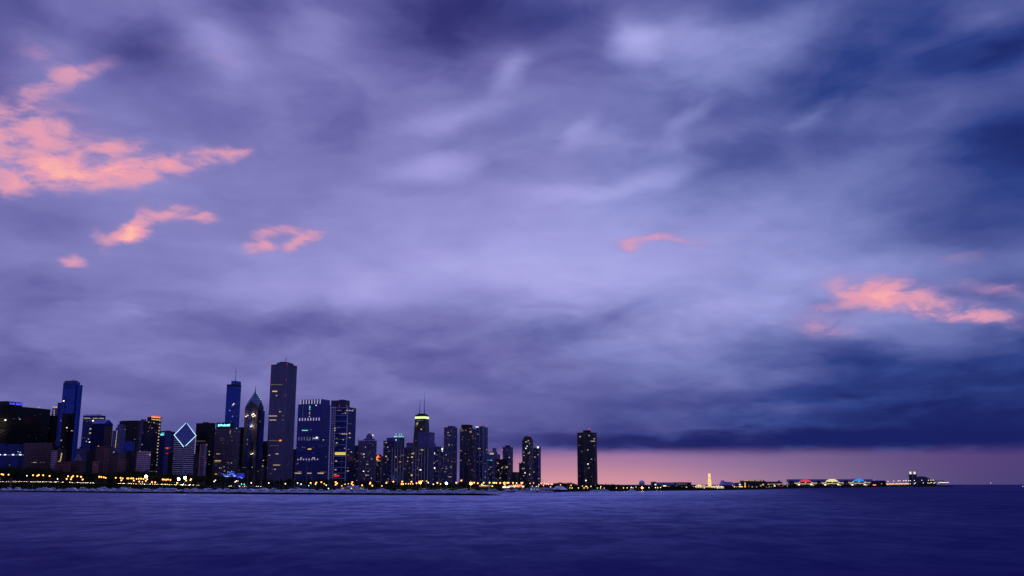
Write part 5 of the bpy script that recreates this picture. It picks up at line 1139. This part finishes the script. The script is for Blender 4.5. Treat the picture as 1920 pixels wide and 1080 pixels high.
# long white club ship with a brown canopy
def ship(px0, px1, ybase, D, label, name, lights, hk=1.0):
    a, b = at(px0, ybase, D), at(px1, ybase, D); L = b.x - a.x; o = empty(name, ((a.x + b.x)/2, D, 0), 0, label, 'ship')
    m = MB().loft([[(f*L, -w_, 2.6*hk + s_), (f*L*.97, -w_*.8, 0), (f*L*.97, w_*.8, 0), (f*L, w_, 2.6*hk + s_)] for f, w_, s_ in ((-.5,1.5,.5),(-.44,4.2,.2),(0,4.8,0),(.4,4.2,.3),(.5,.4,1.2))]); m.build('hull', hullm[0], o)
    MB().box(-.40*L, .34*L, -3.9, 3.9, 2.7*hk, 5.2*hk).build('main_deck_house', deckm, o); MB().box(-.395*L, .335*L, -3.96, 3.96, 3.5*hk, 4.5*hk).build('window_strip', bglass, o)
    MB().box(-.43*L, .37*L, -4.5, 4.5, 5.2*hk + .004, 5.5*hk).build('boat_deck', deckm, o); MB().box(-.22*L, .16*L, -3, 3, 5.5*hk + .004, 7.4*hk).build('upper_deck_house', deckm, o)
    MB().box(-.26*L, .24*L, -3.4, 3.4, 7.4*hk + .004, 7.7*hk).build('canopy', canv2, o); MB().cyl(.02*L, 0, 7.7*hk, 11*hk, .25, .12, 6).build('mast', mastm, o); MB().cyl(-.1*L, 0, 7.7*hk, 9.2*hk, .9, .8, 10).build('funnel', hullm[1], o)
    for f, c in lights: MB().box(f*L - .8, f*L + .8, -4.25, -3.97, 3.7*hk, 4.4*hk).build('cabin_light', glow(c), o)
    return o
ship(635, 690, 918, 1240, 'long white club ship with canopied upper deck and pink-lit stern', 'club_ship', [(-.38,'r'),(-.34,'o'),(-.3,'d'),(-.05,'W'),(0,'d'),(.1,'f'),(.16,'d'),(.22,'f'),(.28,'w')], 1.0)
ship(985, 1022, 921, 1130, 'white passenger ship with stepped decks moored left of the tent roof', 'passenger_ship', [(-.2,'c'),(-.05,'c'),(.1,'w'),(.2,'d')], .85)
# dock with tent-roofed pavilion
dk = MB(); A_, B_ = on_plane(1006, 923.6), on_plane(1112, 921.2)
dk.add([(A_.x,A_.y,-1),(B_.x,B_.y,-1),(B_.x,B_.y,1.7),(A_.x,A_.y,1.7),(A_.x,A_.y+9,-1),(B_.x,B_.y+9,-1),(B_.x,B_.y+9,1.7),(A_.x,A_.y+9,1.7)], [(0,1,2,3),(3,2,6,7),(5,4,7,6),(0,3,7,4),(1,5,6,2)])
tag(dk.build('dock', M_rock), 'long low dark dock in front of the tent-roofed pavilion', 'dock')
D = 1190; kk = D / F_PX; c = gpt(1040, D, 1.5)
o = empty('boathouse_pavilion', tuple(c), 0, 'pale pavilion with a peaked white tent roof over dark open sides', 'pavilion')
X = lambda px: (px - 1040) * kk
Z = lambda py: at(1040, py, D).z - 1.5
wht = mat_plain('tent_white', 'a8a8cc', .7); MB().box(X(1003), X(1064), 0, 14, 0, Z(918)).build('dark_hall', roofd, o)
MB().box(X(1001), X(1037), -.6, 14.6, Z(918) + .01, Z(914.4)).build('white_fascia', wht, o)
MB().loft([[(X(1034),-1,Z(918)+.02),(X(1064),-1,Z(918)+.02),(X(1064),15,Z(918)+.02),(X(1034),15,Z(918)+.02)],[(X(1039),2,Z(915)),(X(1060),2,Z(915)),(X(1060),12,Z(915)),(X(1039),12,Z(915))],[(X(1044),5,Z(911.2)),(X(1054),5,Z(911.2)),(X(1054),9,Z(911.2)),(X(1044),9,Z(911.2))]]).build('tent_roof', wht, o)
MB().box(X(1041), X(1050), -.4, .3, Z(917.9), Z(916.4)).build('door_opening', roofd, o)
MB().cyl(X(1013.5), -6, -1, 5.5, .5, .4, 8).ball(X(1013.5), -6, 6.0, 1.1, 8, 6).build('harbour_marker', roofd, o)
# lit shore cafes between the harbour and the park
def kiosk(px0, px1, y0, y1, lab, cols, roof='f0d0b0', dd=12):
    D = shore((px0+px1)/2) + dd; T = Tower('shore_cafe', lab, 'kiosk', px0, px1 - 1.5, px1, y0, D, zb=1.7, deep=8)
    T.box('wall', brown, -1, 1, -1, 1, 0, T.h*.75); T.box('awning_roof', mat_plain('awning_' + roof, roof, .8), -1.05, 1.05, -1.3, 1.1, T.h*.75 + .005, T.h)
    n = max(2, int((px1-px0)/2.2))
    for k in range(n): T.win(px0 + (px1-px0)*(k+.5)/n, (y0+y1)/2 + .6, 1.8, 1.6, cols[k % len(cols)], 'lit_window', 2.4)
    l = bpy.data.lights.new('cafe_lamp', 'POINT'); l.energy = 1200; l.color = (1,.7,.4); q = bpy.data.objects.new('cafe_lamp', l); COL.objects.link(q); q.parent = T.o; q.location = (0, -T.d/2 - 5, T.h + 1)
kiosk(899, 917, 909.4, 914, 'low pavilion with a pinkish lit roof below the pale white-ribbed tower', 'dd')
kiosk(943, 952, 911.4, 915, 'short bright cafe front left of the long lit cafe', 'WW')
kiosk(955, 980, 910.0, 914, 'long cafe front glowing cream and red at its right end', 'WwwwWwwOOr')
for x_, y_, c_ in ((963,909.6,'y'),(967,909.4,'y'),(971,909.3,'a'),(975,909.4,'a'),(978,909.4,'a'),(971,912.2,'a'),(975,915,'y'),(977,917.4,'y'),(969,917.6,'w'),(959.5,917.6,'w'),
  (994,906.3,'a'),(1000.5,905.6,'a'),(1014,906,'a'),(1010.5,909,'a'),(1021,906.2,'a'),(1019,910.5,'a'),(1025,907,'a'),(1028.5,908,'a'),(1035,908,'a'),(1032.5,912.6,'a'),(998,911.6,'w'),(1006,911.8,'w'),(1009.6,912,'y'),
  (1051,909,'a'),(1071,910,'a'),(1068.5,916.4,'w'),(1073,916,'y'),(1084.5,916,'y'),(1095,916,'a'),(1102,916.2,'w'),(1092,911,'w'),(1098,912,'y'),(1100.4,912,'y'),(1108,912,'a'),(1120,916,'g'),(1126.5,912.2,'y'),(1126,915.8,'y'),(1133,916,'w'),(1156,915.6,'w'),(1169,915.4,'y'),(1176,915.8,'y'),(1184,913.5,'w'),(1187,915.2,'w'),(1183,916.4,'w'),(1192.5,913,'s'),
  (1217,916,'w'),(1229,915.6,'w'),(1233,914.4,'y'),(1238.5,914.2,'w')):
    lamp(x_, y_, c_, dd=18 if x_ > 1040 else 30, zg=1.8, r=.62 if c_ != 'w' else .5, energy=900)
lamp(1204, 914.6, 'O', dd=15, zg=1.8, r=1.3, energy=20000)

# ================================================================ the far pier
def at_base(px, py, z=2.5): p = on_plane(px, py, z); return p.y
D = 1900; kk = D / F_PX
o = empty('radome', tuple(gpt(1203.5, D, 2.5)), 0, 'pale round ball on a short dark base against the pink sky', 'radome')
zc = at(1203.5, 906.2, D).z - 2.5; MB().ball(0, 0, zc, 5.5*kk, 18, 12).build('ball', mat_plain('radome_lilac', '9c98c4', .6), o, True); MB().cyl(0, 0, 0, zc - 4.4*kk, 2.6*kk, 2.2*kk, 10).build('base', roofd, o)
def hall(name, lab, px0, px1, y0, y1, D, mat, roofm, rt=1.2, cat='building', over=1.03):
    T = Tower(name, lab, cat, px0, px1 - 1, px1, y0, D, zb=2.5, deep=22, rot=0 if px0 > 1150 else None)
    T.box('wall', mat, -1, 1, -1, 1, 0, T.h - rt); T.box('roof', roofm, -over, over, -1.1, 1.1, T.h - rt + .003, T.h); return T
T = hall('control_house', 'small dark square lookout block left of the two low halls', 1223, 1231, 903.4, 913, 1900, dark2, roofg, .8); T.win(1229, 908.6, 3, 2.4, 'c'); T.win(1227, 903.4, 2, .8, 'f')
T = hall('water_works_hall', 'long low hall with a violet-grey flat roof', 1232, 1265, 904.4, 914, 1950, dark2, mat_plain('roof_violet', '7474bc', .7), 4.5)
for x_, y_, c in ((1241,911.3,'d'),(1245,911,'W'),(1247.5,911,'W'),(1252,911.6,'d'),(1255,912,'d'),(1248,915.2,'w'),(1250,915,'O'),(1253,915.2,'w'),(1255,914.4,'w'),(1258,916,'d')): T.win(x_, y_, 3, 1.4, c)
T = hall('water_works_hall', 'long low hall with a row of pale lit upper windows', 1266, 1297, 904.2, 914, 1950, dark2, mat_plain('roof_slate', '565c98', .7), 1.4)
for x_, c in ((1269,'f'),(1271,'f'),(1274.6,'d'),(1278.5,'d'),(1283,'d'),(1287,'f')): T.win(x_, 907.6, 1.8, 2.2, c)
for x_, y_, c in ((1272.6,915.4,'d'),(1275.6,915.2,'w'),(1279,913,'w'),(1282,914.6,'O'),(1286.5,913.6,'W'),(1268,911.4,'f')): T.win(x_, y_, 3, 1.6, c)
T.bands(roofg, 4.5, .5, .5, 4, T.h - 3)
# ferris wheel seen edge-on
D = 1960; kk = D / F_PX; Zp = lambda py: at(1331, py, D).z - 2.5
o = empty('ferris_wheel', tuple(gpt(1330.6, D, 2.5)), R(-10.9), 'golden lit big wheel seen almost edge-on beside the fair pavilions', 'ferris wheel')
gw = mat_glow('wheel_gold', 'ffd880', 1.1); hub = (Zp(888) + Zp(912)) / 2; Rw = (Zp(888) - Zp(912)) / 2
for s_, nm in ((-1.9, 'rim'), (1.9, 'rim')):
    m = MB(); n = 40
    for i in range(n):
        a, b = 2*PI*i/n, 2*PI*(i+1)/n
        m.tube((s_, Rw*math.cos(a), hub + Rw*math.sin(a)), (s_, Rw*math.cos(b), hub + Rw*math.sin(b)), .55, 4)
    for i in range(20):
        a = 2*PI*i/20; m.tube((s_*.9, 0, hub), (s_, Rw*math.cos(a), hub + Rw*math.sin(a)), .28, 4)
    m.build(nm, gw, o)
m = MB().tube((-3, 0, hub), (3, 0, hub), 1.0, 8)
for i in range(40): a = 2*PI*i/40; m.tube((-1.9, Rw*math.cos(a), hub + Rw*math.sin(a)), (1.9, Rw*math.cos(a), hub + Rw*math.sin(a)), .35, 4)
m.build('hub', gw, o)
for i in range(20):
    a = 2*PI*(i+.5)/20; y, z = Rw*1.0*math.cos(a), hub + Rw*1.0*math.sin(a); MB().box(-1.2, 1.2, y - .9, y + .9, z - 2.2, z - .3).build('gondola', gw, o)
for sx in (-1, 1):
    for sy in (-1, 1): MB().tube((sx*3.2, sy*Rw*.5, 0), (sx*2.6, 0, hub), .5, 5).build('support_leg', gw, o)
MB().box(-7, 7, -4, 4, 0, 1.4).build('boarding_platform', mat_glow('platform_cream', 'ffe8b0', .8), o)
# lit fair pavilions
fair = mat_glow('fair_canvas_cream', 'ffdf9a', .75); fair2 = mat_glow('fair_canvas_warm', 'ffc890', .45)
def pav(px, w_, yt, yb, lab, mt, roof=None, peak=False):
    D = at_base(px, yb + .3); kk = D / F_PX; h_ = (yb - yt) * kk; hw = w_*kk/2; o = empty('fair_pavilion', tuple(gpt(px, D, 2.5)), 0, lab, 'pavilion', 'lit fair pavilions by the wheel')
    MB().box(-hw, hw, 0, 8, 0, h_*.6).build('wall', mt, o)
    if peak: MB().loft([[(-hw*1.1,-.5,h_*.6+.01),(hw*1.1,-.5,h_*.6+.01),(hw*1.1,8.5,h_*.6+.01),(-hw*1.1,8.5,h_*.6+.01)],[(-.3,3.7,h_),(.3,3.7,h_),(.3,4.3,h_),(-.3,4.3,h_)]]).build('tent_roof', roof or mt, o)
    else: MB().box(-hw*1.08, hw*1.08, -.6, 8.6, h_*.6 + .01, h_*.72).build('roof', roof or mt, o); MB().box(-hw*.7, hw*.7, 1, 7, h_*.72 + .01, h_).build('lantern_box', mt, o)
    for k in range(3): MB().box(-hw + hw*2*(k+.3)/3, -hw + hw*2*(k+.55)/3, -.12, .05, 0.2, h_*.42).build('doorway', roofd, o)
    for k in range(2): MB().ball(-hw + hw*2*(k+.7)/2.4, -1, h_*.62, .55, 6, 4).build('bulb', glow('W'), o)
pav(1311.5, 10, 908.6, 914.6, 'boxy cream-glowing fair pavilion at the left end of the fair', fair)
pav(1320.5, 5, 909, 913.6, 'small round-topped glowing pavilion left of the wheel', fair2, None, True)
pav(1325, 5, 910.4, 914, 'dark-roofed small booth just left of the wheel', fair2, roofd, True)
pav(1338, 6, 911, 914.6, 'low glowing booth just right of the wheel', fair)
pav(1345, 9, 908.4, 915, 'wide cream-glowing pavilion with a pinkish peaked roof', fair, mat_plain('roof_pinkish', 'c08070', .7), True)
pav(1353.5, 7, 911, 915.4, 'two-part bright booth in front of the blue tent', fair, None, True)
pav(1361, 5, 910, 913, 'small bright booth under the edge of the blue tent', fair)
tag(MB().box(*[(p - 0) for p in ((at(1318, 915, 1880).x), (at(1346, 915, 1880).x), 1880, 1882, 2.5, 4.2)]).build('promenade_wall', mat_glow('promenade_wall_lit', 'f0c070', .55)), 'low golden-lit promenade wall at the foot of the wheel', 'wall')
for x_, y_, c_ in ((1304,912.6,'w'),(1299.6,912.4,'s'),(1374,910,'s'),(1320.6,919,'w'),(1345.6,918.6,'w')): lamp(x_, y_, c_, D=1700 if y_ < 915 else 1500, zg=1.0, r=.55, energy=300)
# blue-grey tent
D = 2300; kk = D / F_PX; Zp = lambda py: at(1365, py, D).z - 2.5; Xp = lambda px: (px - 1365)*kk
o = empty('festival_tent', tuple(gpt(1365, D, 2.5)), 0, 'long blue-grey tent with one tall peak at its left end', 'tent')
tp_ = [(1351,909.5),(1353.4,904.4),(1355,900.6),(1357,903.0),(1362,903.2),(1368,903.8),(1376,905.8),(1384,908.8)]
MB().loft([[(Xp(x), y*f, Zp(py)) for x, py in tp_] + [(Xp(1384), y*f, Zp(909.6)), (Xp(1351), y*f, Zp(909.6))] for y, f in ((-14, 1), (14, 1))]).build('canvas_roof', mat_plain('tent_blue_grey', '848cd4', .8), o)
MB().box(Xp(1352), Xp(1383), -12, 12, 0, Zp(909.7)).build('side_wall', mat_plain('tent_wall_navy', '2a3060', .8), o); MB().cyl(Xp(1355), 0, 0, Zp(900), .5, .3, 6).build('tent_pole', metal, o)
# halls of the pier
T = hall('pier_hall', 'large dark pier hall with a bright cream lit roof edge', 1392, 1436, 901.6, 914, 2000, dark2, roofg, 1.0)
for k in range(14): T.win(1393 + 2.75*k, 901.2 + (k > 9)*.2, 2.7, 1.0, 'w' if k % 4 else 'd', 'roof_edge_light', 1.2)
T.box('upper_tier', roofg, -.2, .95, -.6, .6, T.h + .003, T.h + 1.6)
MB().cyl(-T.w*.47, 0, T.h, T.h + 4, .35, .2, 5).build('roof_mast', metal, T.o)
T.wins([(1397,909.6,2,9,'y'),(1397,912.6,3.6,1.6,'O'),(1404,911.4,2,4,'d'),(1410.5,912.8,2,1.8,'w'),(1416,912.6,2,1.8,'w'),(1418.5,912.8,2,1.8,'w'),(1425.5,910.8,4,2.6,'w'),(1430.6,908.6,3,2.4,'y'),(1442,912.6,3,2,'w')])
T = hall('pier_kiosk', 'small canopy-roofed block with one white-blue lamp left of the dark pier hall', 1383, 1393, 905, 912, 1990, dark2, roofd, 1.4); T.win(1387.2, 908.6, 3, 2.6, 'L' if False else 'c', 'wall_lamp', 1.2)
for k in range(9): lamp(1373.4 + 2.05*k + (1.6 if k > 2 else 0), 913.6, 's', D=1850, zg=2, r=.7, energy=700)
T = hall('pier_hall', 'dark flat pier hall joining the bright-edged hall and the arches', 1436, 1467, 903, 914, 2080, dark2, mat_plain('roof_navy', '484c88', .7), 1.4)
MB().box(T.w*.36, T.w*.44, -3, 3, T.h, T.h + 2.6).build('chimney', roofd, T.o)
for k in range(12): T.win(1441 + 3.4*k, 907.6 - .04*k + (k % 3 == 0)*.5, 3.2, 1.6, 'd' if k % 3 else 'w', 'lit_gallery', 1.0)
T.wins([(1452,911,3,2.4,'W'),(1459,908.8,2,1.6,'w'),(1463,911.6,2,1.8,'r'),(1467,911.8,2,1.8,'r'),(1470,909.4,4,2,'w'),(1476,910.8,2.4,2.4,'w'),(1447,913.6,2.6,2.4,'w'),(1437,914,2,1.6,'O')])
T = hall('great_hall', 'very long violet-roofed hall behind the three coloured arches', 1481, 1634, 898.6, 911, 2750, dark2, mat_plain('roof_indigo', '6464a8', .7), 7)
def arch(px0, px1, yb, yt, lab, colr, k_, D):
    kk = D/F_PX; w_ = (px1-px0)*kk/2; h_ = (yb-yt)*kk; c = at((px0+px1)/2, yb, D); o = empty('arched_roof', tuple(c), 0, lab, 'arched roof')
    n = 16; ring = lambda s_, y: [(s_*w_*math.cos(PI - PI*i/n), y, s_*h_*math.sin(PI*i/n)) for i in range(n + 1)]
    MB().loft([ring(1, 0), ring(1, 26)]).build('vault', mat_plain('vault_' + colr, '30306a', .6), o)
    MB().loft([ring(.96, -.5), ring(.96, -.02)]).build('lit_window', mat_glow('arch_glow_' + colr, colr, k_), o)
    m = MB()
    for i in range(1, 8): x = -w_ + 2*w_*i/8; m.box(x - .22, x + .22, -.75, -.52, 0, h_*math.sqrt(max(0, 1 - (x/w_)**2))*.94)
    m.build('glazing_bars', mat_plain('bars_dark', '30202c', .7), o)
    MB().box(-w_*1.06, w_*1.06, -2, 0, -1.6*kk, -.02).build('sill', roofd, o); 
    for f in (-1.06, 0, 1.06): MB().ball(f*w_, -3, -.9*kk if f else -.6*kk, .95, 6, 4).build('lamp_globe', glow('W'), o)
arch(1499.5, 1521, 903.8, 899, 'low arched window glowing red on the pier hall', 'ff4a62', .75, 2700)
arch(1548.5, 1571.5, 903.2, 898, 'low arched window glowing cream on the pier hall', 'fff4b0', .95, 2700)
arch(1599.5, 1620.5, 902.6, 897.4, 'low arched window glowing bright blue on the pier hall', '2a9cff', .95, 2700)
arc = F('facade_arcade_cream', 'c8a870', '2a2018', 6, 30, .45, .5, 0)
for i, (a, b, yb) in enumerate(((1489.5,1533,911),(1539,1584,910.4),(1590,1633,909.6))):
    D = 2450 if i else 2200
    T = Tower('arcade', ['first','second','third'][i] + ' lamp-lit arcade from the left, under the ' + ['red','cream','blue'][i] + ' arch', 'arcade', a, b - 1, b, 904.8 - i*.5, D, zb=2.5, deep=6, rot=0, group='lamp-lit arcades of the pier')
    T.box('back_wall', dark2, -.98, .98, -.6, 1, 0, T.h - 2); m = MB(); n = 12
    for k in range(n + 1): x = -T.w/2 + T.w*k/n; m.box(x - .7, x + .7, -T.d/2 - .4, -T.d/2 + .6, 0, T.h - 2)
    m.build('columns', roofd, T.o)
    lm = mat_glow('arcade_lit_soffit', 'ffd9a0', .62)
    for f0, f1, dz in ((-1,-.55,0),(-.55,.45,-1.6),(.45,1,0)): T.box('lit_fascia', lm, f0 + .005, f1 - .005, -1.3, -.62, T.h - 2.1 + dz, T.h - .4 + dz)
    for x_, y_, c in ((.1,2.6,'w'),(.18,4.4,'W'),(.3,4,'d'),(.52,3.4,'f'),(.72,4,'W'),(.8,5,'w'),(.9,3,'d')): T.win(a + (b-a)*x_, 904.4 + y_, 2.6, 2.0, c, 'lit_opening', 3.2)
    l = bpy.data.lights.new('arcade_lamp', 'POINT'); l.energy = 3000; l.color = (1,.75,.45); q = bpy.data.objects.new('arcade_lamp', l); COL.objects.link(q); q.parent = T.o; q.location = (0, -T.d/2 - 8, T.h)
for a, lab in ((1485,'first dark twin-shaft stair tower from the left, before the red arch'),(1536.5,'dark twin-shaft stair tower between the red and cream arches'),(1587.5,'dark twin-shaft stair tower between the cream and blue arches')):
    T = Tower('stair_tower', lab, 'tower', a - 3.4, a + 2.6, a + 3.4, 901.6 - (a-1485)*.006, 2350, zb=2.5, deep=8, rot=0, group='stair towers between the arches')
    T.box('shaft', roofd, -1, -.15, -1, 1); T.box('shaft', roofd, .15, 1, -1, 1); T.box('link', roofg, -.149, .149, -.6, .6, 0, T.h*.9); T.win(a, 907, 1.4, 1.6, 'f', 'wall_lamp')
T = hall('pier_shed', 'dark low shed just past the blue arch with a violet roof strip', 1634, 1653, 900.6, 911, 2900, dark2, mat_plain('roof_violet', '7474bc', .7), 2)
T.wins([(1639.5,909.3,5.5,1.8,'O'),(1640,900.4,1.8,1.2,'w'),(1653,907,2.2,1.8,'w')])
T = hall('pier_shed', 'black barrel-topped shed left of the golden lamp rows', 1647, 1662, 901, 910.6, 3000, dark, roofd, 3, over=.8)
rnd = random.Random(5)
for k in range(20):
    x_ = 1661.5 + 2.1*k; lamp(x_, 906.8 + (k % 3)*.5 - .04*k, 'y' if k % 2 else 'a', D=3150, zg=2.5, r=.42, energy=400)
for k in range(14):
    x_ = 1664 + 2.9*k; lamp(x_, 908.2 - .05*k, 's' if k % 3 else 'y', D=3120, zg=2.3, r=.42, energy=400)
for x_, y_ in ((1665,902.6),(1676,901.8),(1684,901.6),(1687.6,901.4),(1694,901.2),(1697,901.2),(1699.4,901.2),(1704,901.2),(1707,901.2),(1714.6,901)): lamp(x_, y_, 'w', D=3350, zg=2.5, r=.5, energy=400)
# twin lantern towers and the domed hall at the pier end
for x_, lab in ((1708.8,'left of two slim dark towers topped by a white lit lantern'),(1716.6,'right of two slim dark towers topped by a white lit lantern')):
    D = 3450; T = Tower('lantern_tower', lab, 'tower', x_ - 3.1, x_ + 2.2, x_ + 3.1, 889.6, D, zb=2.5, rot=0, deep=10, group='twin towers of the domed hall')
    T.box('shaft', F('facade_tower_brick','1c1c3a','0c0c20',4,6,.4,.6,0)); w, d, h = T.w/2, T.d/2, T.h; kk = D/F_PX
    T.box('cornice', roofg, -1.08, 1.08, -1.08, 1.08, h + .003, h + 1); MB().prism([(1.9*kk*math.cos(2*PI*i/8), 1.9*kk*math.sin(2*PI*i/8)) for i in range(8)], h + 1.003, h + 1 + 4.6*kk).build('lantern', mat_glow('lantern_white', 'f4e8e0', .95), T.o)
    MB().cyl(0, 0, h + 1 + 4.6*kk, h + 1 + 6.4*kk, 1.9*kk, .3, 8).build('lantern_roof', mat_plain('lantern_roof_red', '5a2430', .7), T.o); MB().cyl(0, 0, h + 1 + 6.3*kk, h + 1 + 8*kk, .3, .15, 5).build('finial', metal, T.o)
D = 3500; kk = D/F_PX; o = empty('domed_hall', tuple(gpt(1735, D, 2.5)), 0, 'dark domed hall sloping down toward the pier end', 'building')
Zp = lambda py: at(1735, py, D).z - 2.5
prof = [(1719,896),(1721,894),(1726,893.2),(1731,893.4),(1737,895.4),(1743,898.8),(1749,902.2),(1752,904.5)]
MB().loft([[((x-1735)*kk, y, 0) for x, _ in prof][::1] + [((x-1735)*kk, y, max(Zp(py), .5)) for x, py in prof[::-1]] for y in (-12, 12)]).build('vaulted_hall', mat_plain('vault_slate', '1a2a4c', .7), o)
MB().box((1719-1735)*kk, (1752-1735)*kk, -14, -12.01, 0, Zp(905)).build('colonnade', roofd, o)
for x_, y_, c_ in ((1728.4,900.4,'w'),(1741,900.4,'w'),(1745.4,900.2,'w'),(1749.4,900.2,'w'),(1731,905.4,'w'),(1740,905.6,'w'),(1742.4,906.2,'s'),(1745,905,'y'),(1747,905,'y'),(1751,906,'w'),(1753,905,'w'),(1707,907,'y'),(1704,907.2,'y'),(1714.6,907,'w'),(1716.4,905.6,'w'),
  (1759.6,905.6,'w'),(1762.4,904.8,'w'),(1764.4,904.6,'w'),(1766.4,904.8,'w'),(1768.4,904.8,'w'),(1770.6,904.8,'w'),(1773,904.8,'w'),(1775.6,904.8,'w'),(1778,904.6,'w')): lamp(x_, y_, c_, D=3440 if x_ < 1755 else 3650, zg=2.5, r=.48, energy=300)
flagm = mat_plain('flag_dark_red', '5a2038', .8)
for x_ in (1753.5, 1756, 1760.4, 1762.6, 1766, 1767.6, 1769.4):
    c = gpt(x_, 3650, 2.5); o = empty('flagpole', tuple(c), 0, None, 'flag', 'flagpoles at the pier end'); H = at(x_, 900.6, 3650).z - 2.5
    MB().cyl(0, 0, 0, H, .3, .2, 5).build('pole', metal, o); MB().loft([[(0,0,H-3),(0,0,H-.2)],[(2,.4,H-3.2),(2,.4,H-.5)],[(4,-.2,H-3),(4,-.2,H-.3)]], cap=False, close=False).build('flag', flagm, o); placed(o, 'dark red flag', x_)
# two small lights far out on the lake
for x_, y_, D, nm, lab in ((1858,905.6,6000,'navigation_beacon','tiny white navigation light on the horizon line'),(1917.5,912,2600,'navigation_buoy','small lit buoy at the right edge of the lake')):
    c = gpt(x_, D, 0); H = max(at(x_, y_, D).z, 2.6); o = empty(nm, tuple(c), 0, lab, 'beacon'); s_ = D/2600
    MB().cyl(0, 0, -.5, .8*s_, 1.5*s_, 1.3*s_, 10).cyl(0, 0, .8*s_, H, .35*s_, .2*s_, 6).build('float', roofd, o); MB().ball(0, 0, H, .8*s_, 8, 6).build('light', glow('W'), o)
label_placed()
for p_ in protos + cps + [b for b, _ in BP]:
    if p_.location.z < -20:
        for ch in list(p_.children): bpy.data.objects.remove(ch)
        bpy.data.objects.remove(p_)
